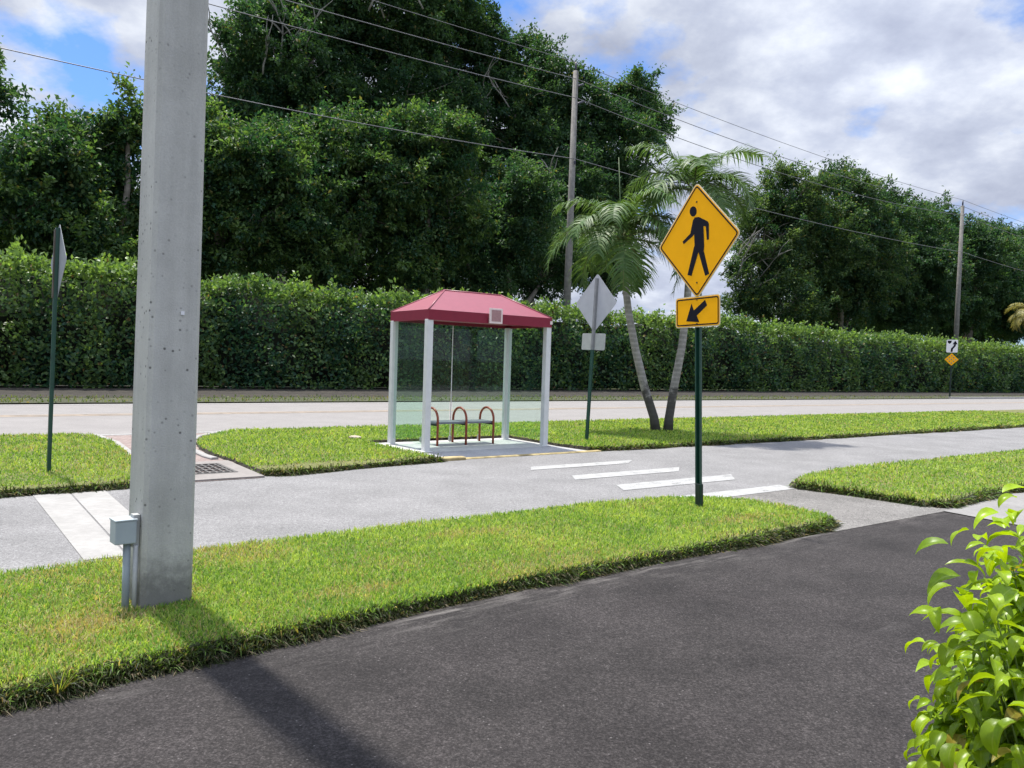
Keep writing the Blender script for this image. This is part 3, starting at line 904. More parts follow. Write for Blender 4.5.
body = [(232, 197), (250, 196), (288, 216), (293, 226), (293, 292), (284, 294), (280, 237), (270, 236), (273, 320), (271, 340), (294, 436), (277, 445), (248, 345), (217, 448), (199, 444), (228, 325), (231, 318), (229, 268), (222, 278), (182, 311), (177, 300), (212, 266), (224, 210)]
mb = MB().prism([ped_xy(p) for p in body], 0.0037, 0.0052, md)
mb.prism([ped_xy((225 + 15.5 * math.cos(k * math.pi / 10), 171 + 22 * math.sin(k * math.pi / 10))) for k in range(20)], 0.0037, 0.0052, md)
mb.build('walking_symbol', M['sign_black'], sg)
for yy in (0.38, -0.41): MB().prism([(0.009 * math.cos(k), yy + 0.009 * math.sin(k)) for k in [i * math.pi / 5 for i in range(10)]], 0.0037, 0.009, md).build('bolt', M['bolt'], sg)
mp_ = sign_matrix(ZP, 0.009)
PW, PH = 0.62, 0.305
sg = MB().prism(rrect(PW, PH, 0.035), -0.002, 0.0015, mp_).build('arrow_panel', M['sign_edge'], t)
MB().prism(rrect(PW - 0.02, PH - 0.02, 0.028), 0.002, 0.0035, mp_).build('yellow_face', M['sign_yellow'], sg)
MB().ring(rrect(PW - 0.038, PH - 0.038, 0.024), rrect(PW - 0.062, PH - 0.062, 0.016), 0.0037, 0.0052, mp_).build('border', M['sign_black'], sg)
arrow = [(283, 557), (292, 579), (246, 622), (257, 648), (198, 648), (222, 574), (233, 601)]
arr = []
for x, y in arrow:
    a = (x - 247) / 195.0
    arr.append((a * PW * 0.97, -((y - 606) + a * 22) / 126.0 * PH))
MB().prism(arr, 0.0037, 0.0052, mp_).build('arrow_symbol', M['sign_black'], sg)
for yy in (0.118, -0.118): MB().prism([(0.008 * math.cos(k), yy + 0.008 * math.sin(k)) for k in [i * math.pi / 5 for i in range(10)]], 0.0037, 0.009, mp_).build('bolt', M['bolt'], sg)
tag(t, 'amber pedestrian crossing sign with arrow plaque on a dark green post', 'sign')

# the same kind of sign seen from behind, on the island
t = empty('crossing_sign', P(9.44, 10.60, 0.0), math.radians(130))
t.rotation_euler = (Matrix.Rotation(math.radians(1.7), 3, 'Y') @ Matrix.Rotation(math.radians(128), 3, 'Z')).to_euler()
mb = MB(); u_post(mb, 0.02, 1.72); mb.build('post', M['green_post'], t)
mb = MB(); u_post(mb, 1.722, 3.03); mb.build('post_top', M['galv'], t)
md = sign_matrix(2.58, 0.009)
MB().prism(rot45(rrect(0.762, 0.762, 0.045)), -0.002, 0.0015, md).build('diamond_panel', M['sign_back'], t)
MB().prism(rrect(0.61, 0.305, 0.03), -0.002, 0.0015, sign_matrix(1.87, 0.009)).build('plaque_panel', M['plaque_back'], t)
tag(t, 'grey back of a diamond sign with small plaque beside the palms', 'sign')

# edge-on sign at the left
t = empty('edge_on_sign', P(0.88, 9.98, 0.0), 0)
sb = math.radians(180 + 27)   # plate almost in line with the view
t.rotation_euler = (Matrix.Rotation(math.radians(1.3), 3, 'Y') @ Matrix.Rotation(sb + math.radians(-76), 3, 'Z')).to_euler()
mb = MB(); u_post(mb, 0.02, 2.78); mb.build('post', M['green_post'], t)
mb = MB(); mb.box((0, 0.036, 2.38), (0.045, 0.012, 0.76)); mb.build('post_top', M['bark_dark'], t)
MB().prism(rot45(rrect(0.60, 0.60, 0.035)), -0.002, 0.0015, sign_matrix(2.41, 0.009)).build('diamond_panel', M['sign_back_shaded'], t)
tag(t, 'diamond sign seen nearly edge-on atop a green post on the left', 'sign')

# keep-right sign far across the road
t = empty('keep_right_sign', P(53.3, 24.1, 0.03), math.radians(-32))
MB().box((0, 0.03, 1.90), (0.09, 0.06, 3.8)).build('post', M['sleeve'], t)
mk = sign_matrix(3.38, 0.0)
sg = MB().prism(rrect(0.66, 0.84, 0.06), -0.004, 0.002, mk).build('white_panel', M['sign_white'], t)
mb = MB().prism([(-0.08, -0.38), (0.04, -0.38), (0.05, -0.20), (0.20, 0.0), (0.22, 0.12), (0.31, 0.12), (0.17, 0.36), (0.02, 0.12), (0.11, 0.12), (0.08, 0.02), (-0.06, -0.16)], 0.003, 0.006, mk)
mb.build('arrow_symbol', M['sign_black'], sg)
MB().prism([(-0.28, 0.36), (-0.03, 0.36), (-0.06, 0.22), (-0.15, 0.14), (-0.25, 0.22)], 0.003, 0.006, mk).build('island_symbol', M['sign_black'], sg)
mk2 = sign_matrix(2.50, 0.0)
sg = MB().prism(rot45(rrect(0.58, 0.58, 0.03)), -0.004, 0.002, mk2).build('marker_panel', M['sign_yellow'], t)
mb = MB()
c = math.sqrt(0.5)
for i in (-1, 0, 1):
    for j in (-1, 0, 1):
        x, y = (i - j) * c * 0.17, (i + j) * c * 0.17
        mb.prism([(x + 0.05 * math.cos(k * math.pi / 6), y + 0.05 * math.sin(k * math.pi / 6)) for k in range(12)], 0.003, 0.010, mk2)
mb.build('reflector', M['yellow_paint'], sg)
tag(t, 'white keep-right sign above a yellow diamond marker far across the road', 'sign')

# ------------------------------------------------------------------ bus shelter
S0, S1, N0, N1 = 5.92, 8.25, 10.37, 11.52
t = empty('bus_shelter', P((S0 + S1) / 2, (N0 + N1) / 2, 0.02), TH)
hx, hy = (S1 - S0) / 2, (N1 - N0) / 2
for x in (-hx, hx):
    for y in (-hy, hy):
        p = MB().box((x, y, 1.02), (0.10, 0.10, 2.06), bevel=0.006).build('post', M['shelter_white'], t)
        MB().box((x, y, 0.006), (0.17, 0.17, 0.012), bevel=0.002).build('base_plate', M['shelter_white'], p)
# hipped roof with deep fascia
e = 0.06
zb, ze, zr = 2.04, 2.20, 2.575
rx, ry = hx + 0.045, hy + e
rt = empty
mb = MB()
A = [(-rx, -ry), (rx, -ry), (rx, ry), (-rx, ry)]
lo_ = [mb.bm.verts.new((x, y, ze)) for x, y in A]
rl, rr_ = mb.bm.verts.new((-hx + 0.60, 0, zr)), mb.bm.verts.new((hx - 0.60, 0, zr))
mb.bm.faces.new((lo_[0], lo_[1], rr_, rl)); mb.bm.faces.new((lo_[1], lo_[2], rr_)); mb.bm.faces.new((lo_[2], lo_[3], rl, rr_)); mb.bm.faces.new((lo_[3], lo_[0], rl))
roof = mb.build('roof', M['roof_pink'], t)
mb = MB()
inn = [(x * 0.975, y * 0.96) for x, y in A]
mb.ring(A, inn, zb, ze - 0.003)
mb.prism(inn, zb + 0.05, zb + 0.06)
mb.build('fascia', M['shelter_red'], roof)
mb = MB()
for a_, b_ in ((0, 0), (1, 1), (2, 1), (3, 0)):
    q = Vector((A[a_][0], A[a_][1], ze)); rp = Vector(((-hx + 0.60) if b_ == 0 else (hx - 0.60), 0, zr))
    mb.tube([q, rp], 0.014, 6)
mb.tube([(-hx + 0.60, 0, zr), (hx - 0.60, 0, zr)], 0.014, 6)
mb.build('ridge_cap', M['roof_pink'], roof)
sx_ = 7.10 - (S0 + S1) / 2
pq = MB().box((sx_, -ry - 0.035, 2.165), (0.25, 0.03, 0.245), bevel=0.004).build('plaque', M['plaque_frame'], roof)
MB().box((sx_, -ry - 0.0515, 2.168), (0.185, 0.003, 0.185)).build('plaque_face', M['plaque_face'], roof)
MB().box((hx + 0.03, -ry - 0.004, 2.12), (0.05, 0.006, 0.055)).build('sticker', M['plaque_frame'], roof)
zg0, zg1 = 0.10, 2.03
MB().box((-0.59, hy, (zg0 + zg1) / 2), (1.07, 0.01, zg1 - zg0)).build('glass_panel', M['glass'], t)
MB().box((0.575, hy, (zg0 + zg1) / 2), (1.14, 0.01, zg1 - zg0)).build('glass_panel', M['glass'], t)
MB().box((-hx, 0, (zg0 + zg1) / 2), (0.01, 2 * hy - 0.11, zg1 - zg0)).build('glass_panel', M['glass'], t)
MB().box((hx, 0, (zg0 + zg1) / 2), (0.01, 2 * hy - 0.11, zg1 - zg0)).build('glass_panel', M['glass'], t)
MB().box((-0.025, hy, (zg0 + zg1) / 2), (0.012, 0.016, zg1 - zg0)).build('glass_joint', M['shelter_white'], t)
for x in (-0.6, -0.025, 0.58): MB().box((x, hy, 0.055), (0.04, 0.05, 0.09)).build('glass_foot', M['conduit_pale'], t)
tag(t, 'glass bus shelter with white posts and a red hipped roof', 'bus shelter')

t = empty('bench', P(7.05, 11.20, 0.02), TH)
MB().box((0, 0.0, 0.375), (1.16, 0.36, 0.035), bevel=0.008).build('seat', M['bench_grey'], t)
for x in (-0.56, 0.0, 0.56):
    pts = [(x, -0.215, 0.0), (x, -0.215, 0.40)]
    for k in range(1, 12):
        a = math.pi * k / 12
        pts.append((x, -0.215 * math.cos(a), 0.42 + 0.20 * math.sin(a)))
    pts += [(x, 0.215, 0.40), (x, 0.215, 0.0)]
    MB().tube(pts, 0.020, 12).build('hoop_leg', M['bench_red'], t)
    MB().box((x, 0, 0.345), (0.045, 0.42, 0.03)).build('seat_bracket', M['sleeve'], t)
tag(t, 'bench with red-brown hoop legs and slate seat inside the glass shelter', 'bench')

# ------------------------------------------------------------------ utility line


def wood_pole(s, label, ztop, arm):
    t = empty('wooden_pole', P(s, 34.0, 0.0), TH)
    MB().tube([(-0.10 if arm else 0, 0, -0.5), (0, 0, 8), (0.05, 0, ztop)], [0.24, 0.20, 0.15], 14).build('pole', M['wood_pole'], t)
    MB().tube([(0.05, 0, ztop - 0.1), (0.05, 0, ztop + 0.25), (0.05, 0, ztop + 0.5)], [0.05, 0.07, 0.045], 10).build('insulator', M['insulator'], t)
    MB().tube([(0.05, -0.05, ztop - 0.9), (0.55, -0.12, ztop - 0.65)], [0.05, 0.06], 8).build('insulator', M['insulator'], t)
    MB().tube([(0.05, -0.05, ztop - 1.9), (0.6, -0.12, ztop - 1.6)], [0.05, 0.06], 8).build('insulator', M['insulator'], t)
    MB().box((0.03, -0.16, ztop - 5.2), (0.10, 0.12, 0.16)).build('clamp', M['insulator'], t)
    return tag(t, label, 'utility pole', 'wooden poles behind the hedge')


wood_pole(28.45, 'wooden utility pole rising behind the shelter and the palms', 18.1, 1)
wood_pole(75.9, 'distant wooden utility pole above the keep-right sign on the right', 17.3, 0)


def wire(label, zs, sags, n, r_=0.018):
    ss = (-18.0, 28.5, 76.0, 124.0)
    pts = []
    for i in range(3):
        for k in range(24):
            t_ = k / 24
            pts.append(P(ss[i] + (ss[i + 1] - ss[i]) * t_, n, zs[i] + (zs[i + 1] - zs[i]) * t_ - 4 * sags[i] * t_ * (1 - t_)))
    pts.append(P(ss[3], n, zs[3]))
    tag(MB().tube(pts, r_, 6).build('overhead_wire', M['wire']), label, 'wire', 'overhead wires along the hedge')


wire('topmost overhead wire, running over both wooden pole tops', (18.3, 18.6, 17.85, 17.9), (0.25, 0.5, 0.4), 34.0, 0.016)
wire('second overhead wire from the top, just below the pole tops', (16.9, 17.62, 17.2, 17.2), (0.36, 0.75, 0.5), 33.88, 0.02)
wire('third overhead wire from the top on the wooden poles', (16.2, 16.55, 16.4, 16.4), (0.5, 0.95, 0.6), 33.86, 0.02)
wire('lowest overhead wire, crossing the trees well below the other three', (12.9, 13.12, 13.0, 12.8), (0.8, 0.45, 0.5), 33.84, 0.020)

# ------------------------------------------------------------------ foliage


def leaves(C, tipd, nrm, L, Wd, fold=0.35):
    """folded two-triangle leaves: C base points, tip direction, normal"""
    tipd = tipd / np.maximum(np.linalg.norm(tipd, axis=1, keepdims=True), 1e-6)
    side = np.cross(nrm, tipd)
    side /= np.maximum(np.linalg.norm(side, axis=1, keepdims=True), 1e-6)
    nn = np.cross(tipd, side)
    L = L[:, None]; Wd = Wd[:, None]
    mid = C + tipd * L * 0.45 + nn * Wd * fold
    V = np.stack([C, mid - side * Wd / 2, C + tipd * L, mid + side * Wd / 2], 1)
    V[:, 0] += nn * 0; 
    b4 = (np.arange(len(C)) * 4)[:, None]
    T = np.concatenate([b4 + np.array([0, 2, 1]), b4 + np.array([0, 3, 2])], 0)
    return V.reshape(-1, 3), T


def rdir(c, r=rng):
    v_ = r.normal(0, 1, (c, 3))
    return v_ / np.linalg.norm(v_, axis=1, keepdims=True)


def limb_path(a, b_, bend=0.12, k=6):
    a, b_ = Vector(a), Vector(b_)
    d = b_ - a
    o1 = Vector((random.uniform(-1, 1), random.uniform(-1, 1), random.uniform(-0.2, 1))) * d.length * bend
    return [a + d * (i / k) + o1 * math.sin(math.pi * i / k) + Vector((random.gauss(0, 1), random.gauss(0, 1), random.gauss(0, 1))) * d.length * 0.012 for i in range(k + 1)]


def tree(label, n, ells, clump_r=0.62, per=75, dens=0.60, leaf=0.27, c1=(0.026, 0.070, 0.040), c2=(0.078, 0.142, 0.060), seed=1, bark='bark', nlimb=26, trunk_r=0.38, flat=0.7, holes=0):
    """ells: (px, py, rx, ry) outlines of the crown's masses as seen; each is turned into a solid of real size at depth n"""
    r = np.random.default_rng(seed); random.seed(seed)
    E = []
    for px, py, rx_, ry_ in ells:
        c, dep = at_n(px, py, n + r.uniform(-1.5, 1.5))
        k = dep / 1.0
        E.append((np.array(c), np.array([rx_ * k / F, rx_ * k / F * 0.9, ry_ * k / F])))
    E0 = list(E); E = []
    for c, a in E0:
        E.append((c, a * 0.86))
        for d_ in rdir(6, r):
            E.append((c + d_ * a * r.uniform(0.62, 0.92), a.mean() * r.uniform(0.26, 0.52) * np.array([1.1, 1.1, 0.8])))
    base = np.mean([c for c, _ in E], 0); base[2] = 0
    zmin = min(c[2] - a[2] for c, a in E)
    CL = []
    for c, a in E:
        area = 4 * math.pi * ((a[0] * a[1]) ** 1.6 / 3 + 2 * (a[0] * a[2]) ** 1.6 / 3) ** (1 / 1.6)
        k = max(6, int(area * dens * 0.8 / (clump_r ** 2)))
        d = rdir(k, r)
        rad = r.uniform(0.45, 1.12, k) ** 0.8
        pts = c + d * a * rad[:, None]
        rr = clump_r * np.clip(r.lognormal(-0.2, 0.45, k), 0.3, 1.8)
        ok = np.ones(k, bool)
        for c2_, a2 in E:
            if c2_ is c: continue
            ok &= (((pts - c2_) / a2) ** 2).sum(1) > 0.30
        ok &= pts[:, 2] > 1.2
        CL += [(p, q) for p, q in zip(pts[ok], rr[ok])]
    HO = []
    if holes:
        cp_ = np.array([p for p, _ in CL])
        tocam = np.array([0, 0, 8.0]) - base; tocam /= np.linalg.norm(tocam)
        sc_ = ((cp_ - base) @ tocam) + r.normal(0, 0.6, len(cp_)) + 0.15 * cp_[:, 2]
        for q in np.argsort(-sc_)[: holes * 14: 14]:
            HO.append(cp_[q])
        keep_ = []
        for p, q in CL:
            dd_ = min(np.linalg.norm((p - h_) * np.array([1, 1, 0.75])) for h_ in HO)
            if dd_ > 1.25 * r.uniform(0.75, 1.15): keep_.append((p, q))
        CL = keep_
    t = empty('broadleaf_tree', (float(base[0]), float(base[1]), 0.0))
    org = np.array([base[0], base[1], 0.0])
    cc = np.array([p for p, _ in CL]); cr = np.array([q for _, q in CL])
    cnt = np.maximum(20, (per * (cr / clump_r) ** 1.8).astype(int))
    idx = np.repeat(np.arange(len(cc)), cnt)
    k = len(idx)
    d = rdir(k, r)
    rad = r.random(k) ** 0.45
    own = np.array([min(range(len(E)), key=lambda e_: (((p - E[e_][0]) / E[e_][1]) ** 2).sum()) for p in cc])
    ax = np.array([(cc[i] - E[own[i]][0]) / E[own[i]][1] for i in range(len(cc))])
    ax = ax / np.maximum(np.linalg.norm(ax, axis=1, keepdims=True), 1e-3) * 0.8 + rdir(len(cc), r) * 0.75 + np.array([0, 0, 0.15])
    ax /= np.linalg.norm(ax, axis=1, keepdims=True)
    el_ = r.uniform(0.9, 2.1, len(cc))[idx]
    tt_ = r.uniform(-0.8, 1.0, k)
    pos = cc[idx] + ax[idx] * (cr[idx] * el_ * tt_)[:, None] + d * np.array([1, 1, flat]) * (cr[idx] * rad * (0.62 - 0.34 * tt_))[:, None]
    pos[:, 2] -= 0.25 * cr[idx] * np.maximum(tt_, 0) ** 2
    # straggling shoots that break the outline
    sh = r.random(k) < 0.12
    pos += np.where(sh[:, None], d * (cr[idx] * r.uniform(0.1, 0.6, k))[:, None] + np.array([0, 0, 0.2]), 0)
    tip = d * 0.6 + ax[idx] * 0.5 + rdir(k, r) * 0.9 + np.array([0, 0, -0.25])
    nr = rdir(k, r) * 0.75 + np.array([0, 0, 0.9]) + d * 0.35
    L = leaf * r.uniform(0.65, 1.35, k); Wd = L * r.uniform(0.42, 0.6, k)
    V, T = leaves(pos, tip, nr, L, Wd)
    cl_t = r.normal(0, 0.33, len(cc))[idx]
    a = np.clip(0.4 + cl_t + r.normal(0, 0.28, k), 0, 1)[:, None]
    colr = (np.array(c1) * (1 - a) + np.array(c2) * a) * r.uniform(0.85, 1.15, (k, 1))
    yl = (r.random(k) < 0.02)[:, None]; colr = np.where(yl, np.array([0.16, 0.15, 0.05]), colr)
    link('crown', np_mesh('crown', V - org, T, np.repeat(colr, 4, 0)), M['leaf'], t)
    # trunk and limbs
    mb = MB()
    top = Vector((random.uniform(-0.5, 0.5), random.uniform(-0.5, 0.5), max(2.6, zmin * 0.75)))
    tp = limb_path((0, 0, -0.1), top, 0.05, 5)
    mb.tube(tp, [trunk_r * (1.25 - 0.5 * i / 5) for i in range(6)], 10)
    sel = r.choice(len(cc), min(nlimb, len(cc)), replace=False)
    hubs = []
    for c, a_ in E0:
        h_ = Vector(c - org) - Vector((0, 0, float(a_[2]) * 0.35))
        lp = limb_path(top, h_, 0.08, 6)
        mb.tube(lp, [trunk_r * (0.62 - 0.38 * i / 6) for i in range(7)], 8)
        hubs.append(h_)
    for i in sel:
        q = Vector(cc[i] - org)
        h_ = min(hubs, key=lambda x: (x - q).length)
        L_ = (q - h_).length
        lp = limb_path(h_, q, 0.14, 6)
        mb.tube(lp, [max(0.022, trunk_r * 0.24 * (1 - 0.85 * j / 6)) for j in range(7)], 6)
        for _ in range(2):
            j = random.randint(2, 5)
            q2 = lp[j] + Vector((random.gauss(0, 1), random.gauss(0, 1), random.uniform(0.2, 1.2))) * L_ * 0.3
            mb.tube(limb_path(lp[j], q2, 0.1, 4), [0.04, 0.034, 0.028, 0.02, 0.012], 5)
    mb.build('trunk', M[bark], t)
    for h_ in HO:
        mb = MB()
        c0 = Vector(h_ - org); sx_ = random.uniform(-1, 1)
        inw = (Vector((float(base[0]), float(base[1]), 0)) - Vector((0, 0, 0))).normalized()
        side_ = Vector((-inw.y, inw.x, 0))
        a_ = c0 + inw * 1.2 - Vector((0, 0, 1.9)) - side_ * sx_ * 1.6
        b_ = c0 + inw * 0.35 + Vector((0, 0, 1.5)) + side_ * sx_ * 1.4
        lp = limb_path(a_, b_, 0.10, 7)
        mb.tube(lp, [0.07 - 0.007 * j for j in range(8)], 7)
        for _ in range(4):
            j = random.randint(2, 6)
            q2 = lp[j] + side_ * random.uniform(-1.4, 1.4) + Vector((0, 0, random.uniform(0.5, 1.7))) - inw * random.uniform(0, 0.6)
            mb.tube(limb_path(lp[j], q2, 0.12, 5), [0.045, 0.04, 0.034, 0.028, 0.02, 0.012], 6)
        mb.build('limb', M['pale_limb'], t)
    tag(t, label, 'tree', 'trees behind the hedge')
    return t


LIT1, LIT2 = (0.024, 0.070, 0.037), (0.115, 0.185, 0.058)  # leaf tints brightened to carry the sun on the front crowns
tree('tall dense tree just right of the concrete pole, topping the lower crowns', 52, [(285, 62, 72, 62), (262, 92, 55, 46), (318, 14, 55, 52), (300, 140, 80, 60), (240, 130, 38, 40)], seed=11, nlimb=40, holes=5)
tree('tallest tree, its crown cut by the top of the photo', 53, [(385, 8, 84, 62), (445, 40, 58, 62), (400, 120, 90, 70), (470, 18, 30, 42), (350, -30, 60, 50)], seed=12, nlimb=44, holes=5)
tree('tree with pale forked branches left of the shelter-side wooden pole', 51, [(525, 72, 38, 38), (505, 120, 55, 50), (545, 118, 45, 48), (540, 185, 70, 70), (565, 85, 22, 26)], seed=13, nlimb=40, holes=4)
tree('dark tree filling the space behind the palm crowns', 48, [(625, 110, 36, 30), (612, 150, 48, 44), (592, 205, 48, 60), (603, 255, 34, 44), (655, 118, 16, 18), (588, 122, 26, 34)], seed=14, nlimb=34)
tree('spreading tree left of the concrete pole, with spiky top twigs', 40, [(45, 175, 70, 46), (100, 150, 44, 40), (128, 118, 18, 26), (10, 205, 52, 52), (90, 215, 60, 50), (70, 250, 60, 34)], seed=15, clump_r=0.5, leaf=0.235, c1=LIT1, c2=LIT2)
tree('low bright crown right beside the concrete pole above the hedge', 39.5, [(235, 160, 58, 46), (205, 185, 40, 50), (262, 205, 50, 50), (225, 240, 56, 36)], seed=16, clump_r=0.5, leaf=0.235, c1=LIT1, c2=LIT2)
tree('low bright crown in the middle of the trees left of the shelter', 39.5, [(330, 152, 62, 42), (295, 195, 50, 54), (365, 200, 60, 56), (310, 250, 54, 32)], seed=17, clump_r=0.5, leaf=0.235, c1=LIT1, c2=LIT2)
tree('rounded bright crown directly above the red shelter roof', 39.5, [(425, 142, 48, 36), (405, 185, 60, 50), (450, 215, 50, 52), (405, 262, 30, 26)], seed=18, clump_r=0.5, leaf=0.235, c1=LIT1, c2=LIT2)
tree('dark low tree between the shelter roof and the near wooden pole', 41.5, [(505, 220, 58, 52), (548, 262, 40, 44), (470, 255, 44, 44)], seed=19, clump_r=0.55, leaf=0.22)
tree('tree at the left frame edge showing only a few leafy shoots', 44, [(-42, 105, 44, 60), (-40, 190, 60, 60)], seed=20)
tree('leftmost tree of the right-hand wood, with bare grey branches', 42, [(772, 238, 38, 50), (792, 200, 34, 34), (752, 280, 30, 38), (785, 300, 40, 28)], seed=21, c2=(0.115, 0.170, 0.058), nlimb=40, leaf=0.25, holes=3)  # brighter second tint stands in for sun on this crown
tree('highest tree of the right-hand wood, behind the amber sign side', 43, [(838, 205, 44, 40), (822, 245, 55, 50), (862, 260, 48, 54), (830, 298, 50, 30)], seed=22, c2=(0.100, 0.155, 0.055), nlimb=36, leaf=0.27, holes=2)  # second tint raised in place of sunlight here too
tree('broad tree in the middle of the right-hand wood', 43, [(902, 235, 44, 40), (890, 275, 52, 44), (930, 262, 36, 44), (910, 305, 46, 26), (880, 210, 30, 28), (930, 228, 26, 22)], seed=23, nlimb=34, leaf=0.28, holes=1)
tree('tree right behind the distant wooden pole', 43, [(965, 262, 42, 46), (985, 290, 40, 44), (955, 310, 36, 24), (990, 248, 26, 22)], seed=24, nlimb=30, leaf=0.30)
tree('tree at the right frame edge behind the golden palm', 43, [(1025, 275, 42, 46), (1060, 280, 45, 50), (1015, 312, 40, 28)], seed=25, nlimb=30, leaf=0.32)
# second row that closes the wood
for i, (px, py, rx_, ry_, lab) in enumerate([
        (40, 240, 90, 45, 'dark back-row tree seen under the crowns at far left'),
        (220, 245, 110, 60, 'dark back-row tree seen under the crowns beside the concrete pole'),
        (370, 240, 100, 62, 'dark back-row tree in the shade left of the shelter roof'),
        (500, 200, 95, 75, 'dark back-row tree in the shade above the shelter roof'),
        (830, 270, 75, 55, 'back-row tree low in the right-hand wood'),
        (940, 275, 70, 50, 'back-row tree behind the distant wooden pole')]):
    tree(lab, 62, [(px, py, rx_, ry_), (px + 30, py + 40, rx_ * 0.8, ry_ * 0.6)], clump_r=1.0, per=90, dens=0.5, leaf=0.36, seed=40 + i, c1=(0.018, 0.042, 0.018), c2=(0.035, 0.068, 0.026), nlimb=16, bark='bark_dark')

# ---- hedge
t = empty('hedge', P(30, 32.2, 0.0), 0.0)
org = np.array(P(30, 32.2, 0.0))


def to_xyz(S, Nn, Z):
    return np.stack([S * CT - Nn * ST, S * ST + Nn * CT, Z], 1)


def hedge_top(S):
    return 4.18 + 0.10 * (vnoise(S, S * 0, 0.35, 21) - 0.5) * 2 + 0.22 * (vnoise(S, S * 0, 1.1, 22) - 0.5) * 2


Vs, Ts, Cs, off = [], [], [], 0
for s0, s1, dens, lf in ((-14, 22, 230, 0.19), (22, 50, 170, 0.21), (50, 100, 95, 0.25), (100, 210, 45, 0.34)):
    # front face
    k = int((s1 - s0) * 4.5 * dens)
    S = rng.uniform(s0, s1, k); Z = rng.uniform(0.0, 1.0, k) * hedge_top(S)
    bulge = 0.32 * (vnoise(S, Z, 0.8, 31) - 0.5) * 2 + 0.22 * (vnoise(S, Z, 2.1, 32) - 0.5) * 2
    gap = vnoise(S, Z, 1.6, 33)
    depth = rng.random(k) ** 1.8 * 0.5
    Nn = 31.0 - bulge + depth + 0.15 * np.clip(1.2 - Z, 0, 1.2) + 1.0 * np.clip((Z / hedge_top(S) - 0.70) / 0.30, 0, 1) ** 2
    ok = rng.random(k) < np.clip((gap * 0.7 + 0.3 * vnoise(S, S * 0, 0.85, 35) + 0.15 * (Z > 2.5)) * 2.0 - 0.15, 0.12, 1)
    S, Z, Nn = S[ok], Z[ok], Nn[ok]
    outd = np.tile(np.array(P(0, -1)), (len(S), 1))
    pos = [to_xyz(S, Nn, Z)]; nr = [outd * 0.8 + rdir(len(S)) * 0.7 + np.array([0, 0, 0.55])]; tp = [rdir(len(S)) + np.array([0, 0, 0.35]) + outd * 0.4]
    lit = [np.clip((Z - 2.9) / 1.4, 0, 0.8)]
    # top: upright shoots
    k = int((s1 - s0) * 2.6 * dens * 0.9)
    ns = max(10, int((s1 - s0) * 2.6 * 9))
    sS = rng.uniform(s0, s1, ns); sN = rng.uniform(30.75, 33.3, ns)
    sh = rng.gamma(2.0, 0.12, ns)
    j = rng.integers(0, ns, k)
    tt = rng.random(k)
    S = sS[j] + rng.normal(0, 0.10, k) * (1 - 0.4 * tt); Nn = sN[j] + rng.normal(0, 0.10, k) * (1 - 0.4 * tt)
    Z = hedge_top(S) - 0.30 + 0.22 * rng.random(k) + tt * (0.18 + sh[j])
    outd = np.tile(np.array(P(0, -1)), (k, 1))
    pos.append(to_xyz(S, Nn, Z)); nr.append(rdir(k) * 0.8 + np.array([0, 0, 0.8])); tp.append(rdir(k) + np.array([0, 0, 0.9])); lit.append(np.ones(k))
    pos = np.concatenate(pos); nr = np.concatenate(nr); tp = np.concatenate(tp); lit = np.concatenate(lit)
    ok = in_view(pos, 200, 200); pos, nr, tp, lit = pos[ok], nr[ok], tp[ok], lit[ok]
    k = len(pos)
    L = lf * rng.uniform(0.7, 1.25, k)
    V, T = leaves(pos, tp, nr, L, L * rng.uniform(0.5, 0.68, k), 0.2)
    a = np.clip(0.28 + 0.46 * lit + rng.normal(0, 0.3, k), 0, 1)[:, None]  # higher leaves tinted brighter to stand in for sun on the top
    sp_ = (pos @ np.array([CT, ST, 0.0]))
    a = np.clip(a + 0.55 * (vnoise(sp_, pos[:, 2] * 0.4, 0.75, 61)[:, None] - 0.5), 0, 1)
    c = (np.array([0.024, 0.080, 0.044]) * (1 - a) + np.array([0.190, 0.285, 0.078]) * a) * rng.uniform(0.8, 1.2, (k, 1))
    c = np.where(rng.random((k, 1)) < 0.012, np.array([0.20, 0.14, 0.06]), c)
    Vs.append(V - org); Ts.append(T + off); Cs.append(np.repeat(c, 4, 0)); off += len(V)
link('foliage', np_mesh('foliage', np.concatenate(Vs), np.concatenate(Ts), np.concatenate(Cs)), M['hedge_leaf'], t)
mb = MB()  # solid dark core added inside the hedge to block light
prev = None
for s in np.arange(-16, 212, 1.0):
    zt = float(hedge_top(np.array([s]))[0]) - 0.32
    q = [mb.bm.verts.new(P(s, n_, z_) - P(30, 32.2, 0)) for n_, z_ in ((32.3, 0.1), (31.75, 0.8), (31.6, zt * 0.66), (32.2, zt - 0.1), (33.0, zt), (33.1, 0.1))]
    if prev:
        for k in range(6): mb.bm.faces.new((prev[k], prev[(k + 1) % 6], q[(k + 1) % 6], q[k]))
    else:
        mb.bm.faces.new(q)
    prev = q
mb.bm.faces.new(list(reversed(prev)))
mb.build('blocking_core', M['hedge_core'], t)
tag(t, 'long clipped hedge running along the far side of the road', 'hedge')

# ---- palms


